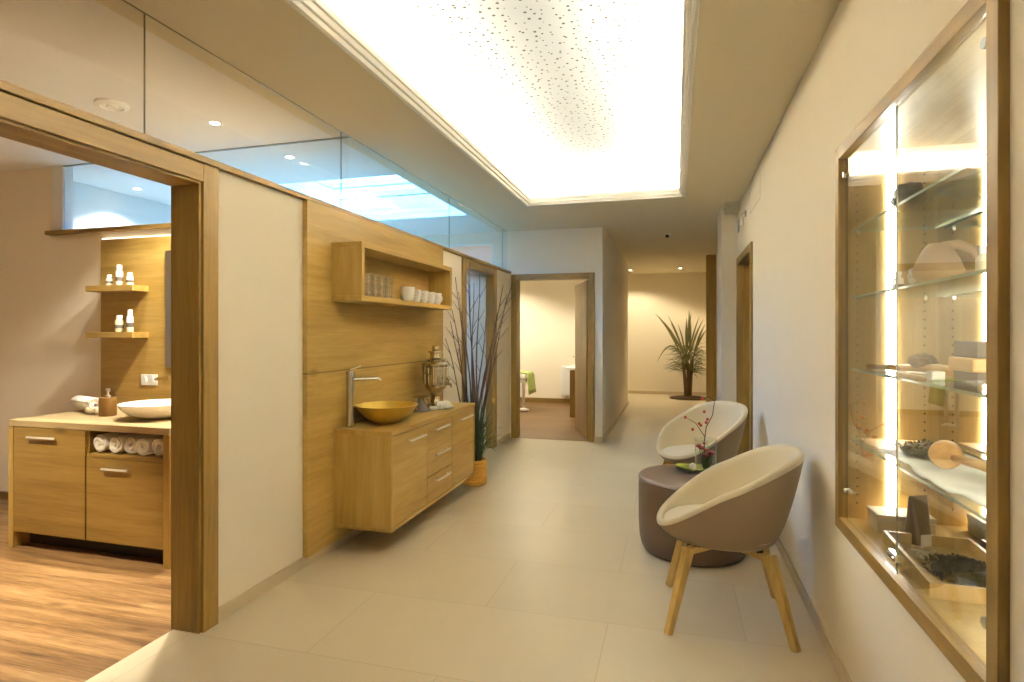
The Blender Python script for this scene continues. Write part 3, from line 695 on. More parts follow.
single('white_egg_candle', MB().blob((tc_[0]-.015, tc_[1]-.055, PZ2+.023), .024, .024, .026, 0, 1, 3), M['ceramic'], 'small white round candle on the leaf plate', 'candle', (tc_[0]-.015, tc_[1]-.055, PZ2), smooth='all')
vc = (tc_[0]+.065, tc_[1]-.02)
vs = thing('glass_vase', 'straight clear glass vase holding red flowers and a berry twig on the pouf', 'vase', (vc[0], vc[1], PZ2))
MB().lathe([(.062,0),(.066,.004),(.068,.20),(.0665,.202),(.065,.2),(.063,.012),(0,.010)], (vc[0],vc[1],PZ2), 36).build('glass', M['vase'], vs, smooth=True)
ft = (vc[0], vc[1])
for k in range(6):
    a = 2*PI*k/6+.3; rr = .034+.012*(k%2); p = (ft[0]+rr*math.cos(a), ft[1]+rr*math.sin(a), PZ2+.10+.055*((k*5)%4)/3)
    fl = MB()
    for j in range(6):
        b_ = 2*PI*j/6; fl.blob((p[0]+.010*math.cos(b_), p[1]+.010*math.sin(b_), p[2]), .010,.010,.012,.2,3,1,k)
    fl.blob(p, .008,.008,.013,.1,2,1); f_ = fl.build('flower', M['red'], vs, smooth='all')
    MB().tube([(ft[0]+.3*rr*math.cos(a), ft[1]+.3*rr*math.sin(a), PZ2+.012), p], .0025, 6).build('stem', M['green_leaf'], f_, smooth=True)
mb = MB()
for k in range(26):
    a = R.uniform(0,2*PI); rr = R.uniform(.01,.042); z = PZ2+.012
    mb.ribbon([(ft[0]+rr*math.cos(a)*.6, ft[1]+rr*math.sin(a)*.6, z), (ft[0]+rr*math.cos(a), ft[1]+rr*math.sin(a), z+.05), (ft[0]+rr*math.cos(a+.5), ft[1]+rr*math.sin(a+.5), z+.09)], [.008,.014,.002], (math.cos(a),math.sin(a),.2))
mb.build('leaves', M['green_leaf'], vs)
b0 = Vector((ft[0]-.01, ft[1], PZ2+.015))
br1 = [b0, b0+Vector((.0,0,.16)), b0+Vector((.012,0,.26)), b0+Vector((.05,-.01,.34)), b0+Vector((.062,-.01,.43)), b0+Vector((.025,0,.455)), b0+Vector((-.01,0,.44))]
br2 = [b0+Vector((.002,0,.20)), b0+Vector((-.05,.01,.28)), b0+Vector((-.115,.02,.315))]
tw = MB().tube(br1, [.004,.0036,.0032,.0028,.0024,.002,.0016], 6).tube(br2, [.003,.0025,.0016], 6).build('berry_twig', M['twig'], vs, smooth=True)
for p in (br1[1]+Vector((.0,-.01,.0)), br1[2]+Vector((.0,0,.03)), br1[3]+Vector((-.05,0,.02)), br1[6], br2[1]+Vector((.02,0,.0)), br2[2], br2[1]+Vector((-.02,0,-.04)), b0+Vector((-.02,0,.27)), b0+Vector((.02,0,.31))):
    MB().blob(p, .0095,.0095,.0105,.1,2,2).build('berry', M['red'], tw, smooth='all')

# ------------------------------------------------------------------ display cabinet in right wall
KX, FY0, FY1, FZ0, FZ1 = .61, 1.354, 2.556, .59, 2.07
dc = thing('display_cabinet', 'glass-fronted oak display cabinet set into the right wall', 'display cabinet', (RX, 1.95, FZ0)); fw = .046
for a_, b_ in ((FY0, FY0+fw), (FY1-fw, FY1)): MB().box(KX, .645, a_, b_, FZ0, FZ1).build('frame_stile', M['oak_frame_z'], dc, bevel=.002)
for a_, b_ in ((FZ0, FZ0+fw), (FZ1-fw, FZ1)): MB().box(KX, .645, FY0+fw, FY1-fw, a_, b_).build('frame_rail', M['oak_frame_y'], dc, bevel=.002)
IY0, IY1, IZ0, IZ1, IX0, IX1 = FY0+fw, FY1-fw, FZ0+fw, FZ1-fw, .645, .945
for ya, yb, yh in ((IY1, IY1+.02, IY1-.0012), (IY0-.02, IY0, IY0-.0008)):
    mb = MB().box(IX0, IX1, ya, yb, IZ0, IZ1); mb.mat(1)
    for xx in (.675, .90):
        z = IZ0+.06
        while z < IZ1-.04:
            mb.cyl((xx, yh, z), .0035, .002, 8, 'Y'); z += .032
    mb.build('side_panel', [M['oak_pale'], M['dark']], dc)
MB().box(IX0-.0, IX1, IY0-.02, IY1+.02, IZ0-.02, IZ0).build('bottom_board', M['oak_pale'], dc)
MB().box(IX0, IX1, IY0-.02, IY1+.02, IZ1, IZ1+.02).build('top_board', M['oak_y'], dc)
MB().box(IX1, IX1+.006, IY0-.02, IY1+.02, IZ0-.02, IZ1+.02).build('back_mirror', M['mirror'], dc, label='mirror forming the cabinet back')
for y0, y1 in ((IY1-.005, IY1-.0005), (IY0+.0005, IY0+.005)): MB().box(.773, .806, y0, y1, IZ0+.02, IZ1-.01).build('led_strip', M['led_cab'], dc)
SHZ = {'A': 1.745, 'B': 1.49, 'C': 1.215, 'D': .945}
for z in SHZ.values():
    mb = MB().box(.655, .932, IY0+.006, IY1-.006, z-.008, z)
    for f in mb.bm.faces:
        f.normal_update()
        if abs(f.normal.z) < .5: f.material_index = 1
    s_ = mb.build('glass_shelf', [M['shelfglass'], M['glassedge']], dc)
    for yy in (IY1-.010, IY0+.010):
        for xx in (.675, .90): MB().cyl((xx, yy-.004, z-.011), .006, .008, 10, 'Y').build('shelf_pin', M['chrome'], s_, smooth=True)
ym = (IY0+IY1)/2
for y0, y1, hy in ((IY0+.002, ym-.0015, IY0), (ym+.0015, IY1-.002, IY1)):
    mb = MB().box(.628, .633, y0, y1, IZ0+.003, IZ1-.003)
    for f in mb.bm.faces:
        f.normal_update()
        if abs(f.normal.y) > .5: f.material_index = 1
    dr = mb.build('glass_door', [M['doorglass'], M['darkedge']], dc)
    s = -1 if hy == IY1 else 1
    for z in (IZ0+.11, IZ1-.07):
        mb = MB().cyl((.633, hy+s*.03, z), .014, .008, 16, 'X').box(.641, .66, *sorted((hy+s*.001, hy+s*.045)), z-.007, z+.007).cyl((.618, hy+s*.03, z), .012, .010, 16, 'X')
        mb.build('hinge', M['chrome'], dr, smooth=True)
    kz = IZ0+.045
    MB().box(.617, .628, *sorted((ym - (0 if y0 > ym-.1 else 1)*.028 + .002, ym + (1 if y0 > ym-.1 else 0)*.028 - .002)), kz, kz+.022).cyl((.612, ym+(.014 if y0 > ym-.1 else -.014), kz+.011), .006, .008, 10, 'X').build('lock', M['chrome'], dr, smooth=True)

# --- contents
def clump(cx, cy, z, rx, ry, h, n, mat, seed, name, label, size=.014):
    rr = random.Random(seed); mb = MB()
    mb.lathe([(1,0),(.8,h*.35),(.45,h*.7),(0,h*.85)], (cx,cy,z), 20, sx=rx*.85, sy=ry*.85)
    for k in range(n):
        a = rr.uniform(0,2*PI); q = rr.random()**.5; p = Vector((cx+rx*q*math.cos(a), cy+ry*q*math.sin(a), z + h*(1-q)*.85 + rr.uniform(.001,.006)))
        d = Vector((rr.uniform(-1,1), rr.uniform(-1,1), rr.uniform(-.2,.6))).normalized()*size
        p2 = p+d; p2.z = max(p2.z, z+.001); mb.ribbon([p, (p+p2)/2+Vector((0,0,.003)), p2], [size*.15, size*.42, size*.05], (0,.3,1))
    return single(name, mb, mat, label, 'herbs', (cx,cy,z), kind='stuff')
zA, zB, zC, zD = (SHZ[k] for k in 'ABCD'); zE = IZ0
single('dark_stone', MB().blob((.72, 2.13, zA+.042), .045,.062,.042,.35,2.2,4,3), M['darkstone'], 'dark rounded stone on the top glass shelf of the display cabinet', 'stone', (.72,2.13,zA), smooth='all')
mb = MB()
def slab(i, j):
    q = i/16; v = (j/8-.5)*2; w_ = .085*(math.sin(PI*(.08+.88*q))**.6)
    return (.80+v*w_*.9, 2.09-.40*q, zA+.012+.035*(1-v*v)*(.6+.4*math.sin(q*9)) )
mb.grid(slab, 17, 9)
single('grey_driftwood', mb, M['greystone'], 'long grey driftwood piece lying on the top glass shelf', 'driftwood', (.80,1.9,zA), smooth='all', solid=.012)
# clay jug with loop handle
jc = (.795, 2.06)
jg = thing('clay_jug', 'big sandy clay jug with a loop handle on the second glass shelf', 'jug', (jc[0], jc[1], zB))
MB().lathe([(.03,0),(.033,.004),(.034,.018),(.056,.024),(.066,.036),(.067,.050),(.055,.084),(.042,.110),(.032,.126),(.024,.134),(.0,.136)], (jc[0]-.018,jc[1]+.008,zB), 36).build('body', M['clay'], jg, smooth='all')
hq = Vector((.90,-.43,0)); j0 = Vector((jc[0], jc[1], zB))
MB().tube([j0-hq*.01+Vector((0,0,.126)), j0+hq*.03+Vector((0,0,.128)), j0+hq*.066+Vector((0,0,.108)), j0+hq*.092+Vector((0,0,.070)), j0+hq*.088+Vector((0,0,.038)), j0+hq*.036+Vector((0,0,.032))], [.013,.014,.013,.013,.013,.013], 12).build('handle', M['clay'], jg, smooth='all')
bt = thing('vial', 'small white vial with a dark foot beside the clay jug', 'vial', (.70, 2.16, zB))
MB().lathe([(.016,0),(.017,.003),(.017,.018)], (.70,2.16,zB), 16).build('base', M['slate'], bt, smooth=True)
MB().lathe([(.016,.018),(.016,.036),(.008,.042),(.008,.048),(0,.049)], (.70,2.16,zB), 16).build('bottle', M['ceramic'], bt, smooth=True)
MB().lathe([(.010,.048),(.010,.06),(0,.061)], (.70,2.16,zB), 14).build('cap', M['white'], bt, smooth=True)
fw_ = thing('white_blossom', 'white blossom ornament leaning near the clay jug', 'ornament', (.72, 2.105, zB))
MB().cyl((.72,2.105,zB), .012, .012, 12).build('stand', M['paper'], fw_, smooth=True)
mb = MB()
for k in range(6):
    a = 2*PI*k/6; mb.blob((.72+.0, 2.105+.017*math.cos(a), zB+.04+.017*math.sin(a)), .007,.011,.011,.1,2,2,k)
mb.blob((.716,2.105,zB+.04), .008,.008,.008,0,1,2); mb.tube([(.72,2.105,zB+.01),(.72,2.105,zB+.03)], .003, 6)
mb.build('petals', M['paper'], fw_, smooth='all')
b2 = thing('oil_bottle', 'slim pale bottle with a white cap at the near end of the second glass shelf', 'bottle', (.76, 1.755, zB))
MB().lathe([(.015,0),(.017,.003),(.017,.05),(.012,.058),(.009,.062)], (.76,1.755,zB), 18).build('body', M['creambox'], b2, smooth=True)
MB().lathe([(.010,.062),(.011,.064),(.011,.082),(0,.083)], (.76,1.755,zB), 16).build('cap', M['white'], b2, smooth=True)
# brush on shelf C
bb = thing('back_brush', 'long wooden back brush with plum bristles on the third glass shelf', 'brush', (.78, 2.2, zC))
MB().tube([(.70,2.46,zC+.010),(.73,2.38,zC+.012),(.76,2.30,zC+.014),(.775,2.24,zC+.016),(.79,2.1,zC+.02),(.805,1.98,zC+.018)], [.009,.010,.012,.014,.018,.016], 12).build('handle', M['beech'], bb, smooth='all')
MB().blob((.782, 2.20, zC+.042), .035,.055,.024,.35,5,4,2).build('bristles', M['purple'], bb, smooth='all')
st = [('black_soap_box', M['slate'], .0, .030, 'lower dark box under the honey soap on the third glass shelf', 'box'), ('honey_soap', M['soap'], .030, .068, 'honey coloured soap bar between two dark boxes', 'soap'), ('black_tea_box', M['slate'], .068, .112, 'upper dark box on top of the honey soap', 'box')]
for nm, m_, z0, z1, lb, ct in st:
    d_ = .01 if nm == 'honey_soap' else 0
    single(nm, MB().box(.765-d_, .88, 1.80, 1.935+d_, zC+z0, zC+z1), m_, lb, ct, (.82,1.87,zC+z0), bevel=.006 if nm == 'honey_soap' else .002)
single('white_soap_cube', MB().box(.70,.735,1.905,1.945,zC,zC+.026), M['paper'], 'small white soap block at the front of the third glass shelf', 'soap', (.717,1.925,zC), bevel=.004)
# shelf D
mb = MB()
def cloth(i, j):
    q = i/40; v = j/14; x = .665+.25*v + .012*math.sin(q*8); y = 2.24-.74*q
    return (x, y, zD+.004+.010*abs(noise.noise(Vector((q*7, v*3, 1.3)))) + (.007*math.sin(q*13+v*4)**2 if q > .3 else 0)*(1-v*.5))
mb.grid(cloth, 41, 15)
single('white_cloth', mb, M['paper'], 'crumpled white cloth spread on the lowest glass shelf', 'cloth', (.79,1.9,zD), smooth='all', solid=.003)
single('straw_mat', MB().box(.67,.90,2.25,2.47,zD,zD+.008), M['soap'], 'pale straw mat at the far end of the lowest glass shelf', 'mat', (.79,2.36,zD), bevel=.002)
clump(.79, 2.18, zD+.018, .085, .12, .032, 260, M['herb'], 3, 'dried_green_herbs', 'heap of dried green herbs on the white cloth')
ml = thing('wooden_pestle', 'turned wooden pestle with a round flat head lying on the white cloth', 'pestle', (.76, 1.82, zD+.03))
hd = Vector((.735,1.905,zD+.062)); ax = Vector((.10,-1,.0)).normalized()
def oriented_lathe(mb, prof, c, ax, seg=28):
    m_ = ax.to_track_quat('Z', 'Y').to_matrix()
    mb.grid(lambda i, j: Vector(c) + m_ @ Vector((prof[j][0]*math.cos(2*PI*i/seg), prof[j][0]*math.sin(2*PI*i/seg), prof[j][1])), seg, len(prof), wrap_u=True); return mb
ax2 = Vector((.55,.80,0)).normalized()
oriented_lathe(MB(), [(0,-.016),(.034,-.016),(.039,-.011),(.040,.008),(.034,.018),(0,.02)], hd, ax2).build('head', M['beech'], ml, smooth=True)
MB().tube([hd+Vector((.012,-.02,-.004)), hd+Vector((.045,-.10,-.006)), hd+Vector((.075,-.19,-.012)), hd+Vector((.095,-.27,-.024))], [.011,.014,.018,.014], 12).build('handle', M['beech'], ml, smooth='all')
# cabinet floor
bx = thing('cream_box', 'cream wooden casket with a clasp on the cabinet floor', 'box', (.785, 2.40, zE))
MB().box(.695,.875,2.345,2.46,zE,zE+.045).build('body', M['creambox'], bx, bevel=.002)
MB().box(.693,.877,2.343,2.462,zE+.047,zE+.066).build('lid', M['creambox'], bx, bevel=.003)
MB().box(.775,.795,2.339,2.345,zE+.034,zE+.054).build('clasp', M['steel'], bx, bevel=.001)
pu = thing('tea_pouch', 'upright brown foil pouch in front of the cream casket', 'pouch', (.79, 2.255, zE))
def pouch(i, j):
    a = 2*PI*i/32; q = j/8; th_ = .030*(1-q)**.7+.003
    x = .036*sgnp(math.cos(a),.5); y = th_*sgnp(math.sin(a),.7)
    r = Matrix.Rotation(.45, 3, 'Z') @ Vector((x, y, 0)); return (.79+r.x, 2.255+r.y, zE+.165*q)
mb = MB(); mb.grid(pouch, 32, 9, wrap_u=True); mb.build('bag', M['pouch'], pu, smooth='all')
q_ = Matrix.Rotation(.45, 3, 'Z')
mb = MB(); p4 = [q_ @ Vector(v) for v in ((-.024,-.034,0),(.024,-.034,0))]
mb.prism([(.79+p4[0].x, 2.255+p4[0].y),(.79+p4[1].x, 2.255+p4[1].y),(.79+p4[1].x+.002, 2.255+p4[1].y-.003),(.79+p4[0].x+.002, 2.255+p4[0].y-.003)], zE+.0, zE+.045)
mb.build('card', M['paper'], pu)
ty = thing('wooden_tray', 'shallow wooden tray of dried leaves on the cabinet floor', 'tray', (.80, 2.02, zE))
tm = Matrix.Translation((.80,2.02,zE)) @ Matrix.Rotation(-.05, 4, 'Z')
def tb(mb, x0,x1,y0,y1,z0,z1):
    mb2 = mb; n0 = len(mb.bm.verts); mb.box(x0,x1,y0,y1,z0,z1); mb.bm.verts.ensure_lookup_table()
    for v in mb.bm.verts[n0:]: v.co = tm @ v.co
    return mb
tb(MB(), -.128,.122,-.215,.215,0,.008).build('base', M['oak_pale'], ty)
mb = MB()
for q in ((-.13,-.118,-.22,.22),(.11,.122,-.22,.22),(-.118,.11,-.22,-.208),(-.118,.11,.208,.22)): tb(mb, *q, 0, .042)
mb.build('rim', M['oak_pale'], ty, bevel=.0015)
clump(.815, 1.98, zE+.009, .095, .135, .045, 420, M['herbdark'], 8, 'dark_dried_leaves', 'heap of dark dried leaves in the wooden tray', .02)
clump(.745, 2.13, zE+.009, .045, .05, .014, 40, M['creambox'], 9, 'pale_dried_petals', 'few pale dried petals at the corner of the wooden tray', .024)

# ------------------------------------------------------------------ washroom on the left
VYf, VYb = 2.66, 3.409
ws = thing('washstand', 'oak washstand with doors and an open towel slot in the left room', 'cabinet', (-3.4, 3.05, 0))
X0, X1 = -4.045, -2.78
MB().box(X0, X1, VYf, VYb, .765, .805).build('countertop', M['counter'], ws, bevel=.003)
for a_, b_ in ((X0, X0+.04), (X1-.045, X1)): MB().box(a_, b_, VYf, VYb, 0, .765).build('side_panel', M['oak_z'], ws, bevel=.002)
MB().box(X0+.04, X1-.045, VYf+.10, VYf+.12, 0, .10).build('plinth', M['dark'], ws)
mb = MB().box(X0+.04, X1-.045, VYf+.022, VYb-.02, .10, .116).box(-3.425, -3.403, VYf+.022, VYb-.05, .116, .765).box(-3.403, X1-.045, VYf+.006, VYb-.05, .607, .625).box(-3.403, X1-.045, VYb-.05, VYb-.03, .10, .765)
mb.build('carcass', M['oak_front'], ws, bevel=.0015)
def wfront(name, x0, x1, z0, z1, h0, h1, hz):
    o = MB().box(x0, x1, VYf+.002, VYf+.022, z0, z1).build(name, M['oak_front'], ws, bevel=.0015)
    mb = MB().bar((h0,VYf-.014,hz),(h1,VYf-.014,hz),.010,.010)
    for x_ in (h0+.02,h1-.02): mb.bar((x_,VYf+.004,hz),(x_,VYf-.016,hz),.007,.007)
    mb.build('handle', M['satin'], o)
wfront('door', X0+.043, -3.416, .105, .762, -3.87, -3.64, .705)
wfront('drawer', -3.404, X1-.048, .105, .604, -3.27, -3.07, .545)
# rolled towels
tw0 = None
tl = ['leftmost rolled white towel in the washstand slot', 'second rolled white towel from the left in the washstand slot', 'middle rolled white towel of the five in the washstand slot', 'fourth rolled white towel from the left in the washstand slot', 'rightmost rolled white towel in the washstand slot, next to the doorway jamb']
def roll_mb(r, L, turns=3.2):
    mb = MB(); n = 90; th_ = r/(turns+.6)*.82
    def f(i, j):
        q = i/(n-1); a = q*turns*2*PI; rr = .012 + (r-th_/2-.012)*q
        return (rr*math.cos(a+.7), (-L/2 if j == 0 else L/2)*(1-.04*R.random()*0) + .004*math.sin(a*1.7), rr*math.sin(a+.7))
    V = mb.grid(f, n, 2); return mb, th_
for i in range(5):
    if tw0 is None:
        mb, th_ = roll_mb(.056, .34); tw0 = o = mb.build('rolled_towel', M['towel'], smooth='all', solid=th_*.92, local=True)
    else: o = tw0.copy(); COL.objects.link(o)
    o.location = (-3.338 + .110*i, VYf+.20+.01*((i*7)%3), .683); o.rotation_euler = (0, .9*i, 0)
    tag(o, tl[i], 'towel', 'rolled towels in the washstand slot')
# counter things
tz = .805
mb, th_ = roll_mb(.052, .28, 2.4); o = mb.build('hand_towel', M['towel'], smooth='all', solid=th_, local=True); o.location = (-3.92, 3.07, tz+.056); o.rotation_euler = (0,.4,1.25)
tag(o, 'rolled white hand towel lying on the washstand counter', 'towel')
sh = MB().blob((-3.76,2.985,tz+.022), .05,.032,.022,.35,3,3,4)
for k in range(5): sh.blob((-3.79+.018*k,2.97,tz+.026), .011,.012,.02,.2,3,2,k)
single('beige_shell', sh, M['creambox'], 'small beige shell beside the soap dispenser', 'seashell', (-3.76,2.985,tz), smooth='all')
sd = thing('soap_dispenser', 'brown soap dispenser with a steel pump on the washstand', 'soap dispenser', (-3.60, 2.96, tz))
MB().lathe([(.048,0),(.05,.003),(.05,.118),(.047,.122),(0,.122)], (-3.60,2.96,tz), 32).build('body', M['amber'], sd, smooth=True)
MB().lathe([(.016,.122),(.016,.135),(.008,.138),(.007,.165),(.014,.167),(.014,.18),(0,.181)], (-3.60,2.96,tz), 18).tube([(-3.60,2.96,tz+.174),(-3.565,2.94,tz+.174),(-3.55,2.93,tz+.166)], .006, 8).build('pump', M['steel'], sd, smooth=True)
mb = MB().lathe([(.07,0),(.10,.004),(.165,.03),(.205,.062),(.222,.092),(.225,.097),(.22,.098),(.198,.066),(.155,.036),(.09,.016),(0,.012)], (-3.20,2.98,tz), 56)
single('white_basin', mb, M['ceramic'], 'shallow white basin bowl on the washstand counter', 'basin', (-3.20,2.98,tz), smooth=True)
# panel, mirror, shelves, socket
pn = thing('washroom_panel', 'tall oak back panel behind the washstand basin', 'wall panel', (-3.4, 3.43, .805))
MB().box(-4.205, -2.4, 3.40, 3.43, .805, 2.06).build('board', M['oak_x'], pn, bevel=.002)
MB().box(-4.20, -2.41, 3.405, 3.425, 2.06, 2.068).build('led_strip', M['led_warm'], pn)
mi = thing('mirror', 'grey wall mirror on the oak panel half hidden by the doorway jamb', 'mirror', (-3.1, 3.40, 1.11))
MB().box(-3.575, -2.5, 3.385, 3.392, 1.10, 1.95).build('glass', M['greymirror'], mi)
MB().box(-3.555, -2.52, 3.392, 3.40, 1.12, 1.93).build('backing', M['steel'], mi)
for nm, z, lb in (('floating_shelf', 1.655, 'upper small oak shelf on the washroom panel'), ('floating_shelf', 1.315, 'lower small oak shelf on the washroom panel')):
    single(nm, MB().box(-4.185, -3.745, 3.265, 3.40, z, z+.042), M['oak_x'], lb, 'shelf', (-4.0,3.33,z), group='small oak shelves on the washroom panel', bevel=.002)
def cosm(x_, z, h, r, label, mat):
    b_ = thing('cosmetic_bottle', label, 'bottle', (x_, 3.33, z), group='bottles on the washroom shelves')
    MB().lathe([(r*.9,0),(r,.003),(r,h*.66),(r*.7,h*.74)], (x_,3.33,z), 18).build('body', mat, b_, smooth=True)
    MB().lathe([(r*.72,h*.74),(r*.72,h*.97),(r*.6,h),(0,h)], (x_,3.33,z), 16).build('cap', M['white'], b_, smooth=True)
    MB().lathe([(r*1.02,h*.22),(r*1.02,h*.42)], (x_,3.33,z), 18, cap0=False, cap1=False).build('band', M['greystone'], b_, smooth=True)
z1, z2 = 1.697, 1.357
cosm(-4.035, z1, .085, .023, 'short white bottle at the left of the upper shelf', M['ceramic']); cosm(-3.940, z1, .155, .024, 'tall white bottle in the middle of the upper shelf', M['ceramic']); cosm(-3.840, z1, .095, .024, 'short white bottle at the right of the upper shelf', M['ceramic'])
cosm(-3.940, z2, .125, .028, 'squat white bottle at the left of the lower shelf', M['creambox']); cosm(-3.840, z2, .165, .024, 'tall white bottle at the right of the lower shelf', M['ceramic'])
so = thing('power_socket', 'white double power socket on the washroom panel', 'socket', (-3.75, 3.40, 1.0))
MB().box(-3.81,-3.66,3.392,3.40,.965,1.045).build('plate', M['white'], so, bevel=.003)
for x_ in (-3.772,-3.698): MB().lathe([(.026,0),(.026,.003),(.02,.003),(.019,-.004),(0,-.004)], (x_,3.389,1.005), 20, 'Y').build('outlet', M['ceramic'], so, smooth=True)
single('water_spout', MB().tube([(-3.58,3.40,1.02),(-3.58,3.32,1.02),(-3.55,3.28,1.02)], [.016,.012,.010], 12), M['chrome'], 'small chrome spout stub beside the socket', 'spout', (-3.58,3.40,1.02), smooth=True)
# ceiling spots and detector
def spot(x_, y_, label, power=120, size=1.3, z=CZ, grp='recessed ceiling spots', col=(1,.925,.73)):
    s_ = thing('ceiling_spot', label, 'ceiling light', (x_, y_, z-.006), group=grp)
    MB().lathe([(.026,-.002),(.042,-.006),(.044,-.002),(.044,0)], (x_,y_,z), 24, cap0=False).build('ring', M['white'], s_, smooth=True)
    MB().lathe([(.027,0),(.027,-.003),(0,-.003)], (x_,y_,z), 20).build('lens', M['lamp'], s_)
    l = bpy.data.lights.new('spot_beam', 'SPOT'); l.energy = power; l.color = col; l.spot_size = size; l.spot_blend = .35; l.shadow_soft_size = .07
    lo = bpy.data.objects.new('spot_beam', l); COL.objects.link(lo); lo.parent = s_; lo.location = (0,0,-.012)
    return s_
spot(-2.763, 2.982, 'ceiling spot of the washroom nearest the glass partition', 85, 2.3, col=(1,.95,.82))
spot(-2.76, 3.709, 'ceiling spot in the room beyond the cross glass', 3, 1.4)
spot(-3.5, 2.95, 'ceiling spot over the washstand basin', 16, 1.9, col=(1,.95,.82))
spot(-3.75, 1.62, 'added unseen ceiling spot brightening the washroom planks', 120, 1.22)  # lamp added out of view to brighten the plank floor
ds = thing('smoke_detector', 'round white ceiling vent in the washroom ceiling', 'ceiling vent', (-3.1, 2.575, CZ))
MB().lathe([(.085,0),(.085,-.012),(.06,-.022),(.055,-.014),(.03,-.014),(.028,-.024),(0,-.026)], (-3.1,2.575,CZ), 36).build('body', M['white'], ds, smooth=True)

spot(-4.70, 4.15, 'ceiling spot grazing the blue-lit wall beyond the washroom glass', 22, 2.1, col=(1,.97,.92))
struct('wall_white', MB().box(-5.1, -5.0, 3.55, YB, 0, CZ), M['whitepaint'], 'white wall beyond the washroom glass', 'wall')
# ------------------------------------------------------------------ room behind the far door
rdx = thing('radiator', 'white panel radiator on the back wall through the far door', 'radiator', (-1.95, 10.95, .15))
mb = MB().box(-2.09,-1.70,10.90,10.96,.15,.72)
for k in range(9): mb.box(-2.075+.042*k,-2.075+.042*k+.026,10.885,10.90,.17,.70)
mb.build('panel', M['white'], rdx, bevel=.003)
for x_ in (-2.0,-1.78): MB().box(x_,x_+.03,10.96,10.999,.3,.34).build('bracket', M['steel'], rdx)
cb = thing('side_cabinet', 'brown low cabinet with a white top inside the far room', 'cabinet', (-1.42, 9.5, 0))
MB().box(-1.62,-1.29,9.18,9.95,.0,.76).build('body', M['oak_frame_z'], cb, bevel=.003)
MB().box(-1.68,-1.27,9.10,9.98,.76,.80).build('top', M['white'], cb, bevel=.004)
single('small_vase', MB().lathe([(.03,0),(.045,.03),(.05,.08),(.03,.13),(.022,.15),(.026,.16),(0,.15)], (-1.5,9.5,.80), 20), M['darkstone'], 'small dark vase on the white cabinet top in the far room', 'vase', (-1.5,9.5,.80), smooth=True)
bd = thing('massage_bed', 'white massage bed just inside the far door', 'bed', (-2.9, 9.75, 0))
MB().box(-3.25,-2.42,9.5,10.05,.56,.66).build('mattress', M['towel'], bd, bevel=.03)
MB().box(-3.23,-2.45,9.53,10.02,.50,.56).build('frame', M['white'], bd, bevel=.004)
for x_ in (-3.15,-2.58):
    for y_ in (9.6,9.95): MB().box(x_-.02,x_+.02,y_-.02,y_+.02,.0,.50).build('leg', M['steel'], bd)
def drape(i, j):
    q = i/14; v = j/10; x_ = -2.66+.36*q; y_ = 9.52+.46*v; z = .676-.010*q
    if x_ > -2.42: z -= (x_+2.42)*3.0; x_ = -2.42 + (x_+2.42)*.35 + .012*math.sin(v*14)
    return (x_, y_, z)
mb = MB(); mb.grid(drape, 15, 11)
single('lime_towel', mb, M['limetowel'], 'lime green towel hanging over the end of the massage bed', 'towel', (-2.5,9.75,.67), smooth='all', solid=.012)
sl = MB().blob((-2.50,9.62,.035), .10,.06,.033,.2,2,3,1)
single('floor_towel', sl, M['towel'], 'small white bundle lying on the brown floor by the massage bed', 'towel', (-2.50,9.62,.003), smooth='all')

# ------------------------------------------------------------------ palm at the end
pm = thing('potted_palm', 'spiky palm standing in dark mulch at the end of the passage', 'plant', (.26, 12.5, 0))
MB().lathe([(.37,0),(.36,.02),(.30,.035),(.15,.05),(0,.055)], (.26,12.5,0), 32).build('mulch', M['soil'], pm, smooth='all')
for k, (dx, dy, h) in enumerate(((0,0,.72),(.07,.03,.85),(-.08,.02,.78))):
    MB().tube([(.26+dx*.3,12.5+dy,.03),(.26+dx*.6,12.5+dy,.25),(.26+dx*1.3,12.5+dy,h)], [.055,.04,.024], 10).build('trunk', M['trunk'], pm, smooth='all')
spec = [(-.40,.03,1.30,.05),(-.20,.05,1.12,.045),(-.66,.0,1.35,.085),(-.58,.05,1.28,.07),(.02,.05,1.42,.10),(.06,.0,1.34,.08),(-.03,-.02,1.25,.08),(.30,.02,1.22,.06),(.34,.05,1.12,.06),(-.62,.0,.42,.055),(-.35,-.1,1.15,.06),(.36,-.05,1.0,.06),(.22,.0,1.28,.05)]
for k, (dx, dy, dz, w_) in enumerate(spec):
    p0 = Vector((.26+R.uniform(-.06,.06), 12.5, .66)); pts = []
    tipp = Vector((min(.26+dx,.62), 12.5+dy, .45+dz*.97 if dz > .5 else .52))
    for j in range(8):
        q = j/7; p = p0.lerp(tipp, q)
        if dz < .5: p.z += .50*math.sin(PI*q*.85)
        else: p.z += .10*math.sin(PI*q)
        pts.append(p)
    MB().ribbon(pts, [.015,.02,.4*w_,.6*w_,.7*w_,.55*w_,.3*w_,.004], (0,-1,.25)).build('frond', M['palm_leaf'], pm)
mb = MB()
for k in range(420):
    a = R.uniform(0,2*PI); rr = R.uniform(.05,.40); z = R.uniform(.62,1.15); p0 = Vector((.26+rr*.4*math.cos(a), 12.5+rr*.4*math.sin(a), z-.1)); d = Vector((math.cos(a)*rr, math.sin(a)*rr*.7, R.uniform(-.1,.14)))
    p2 = p0+d; p2.x = min(p2.x,.64)
    mb.ribbon([p0, p0.lerp(p2,.5)+Vector((0,0,.035)), p2], [.006,.022,.002], (0,-.4,1))
mb.build('leaflets', M['palm_leaf'], pm)

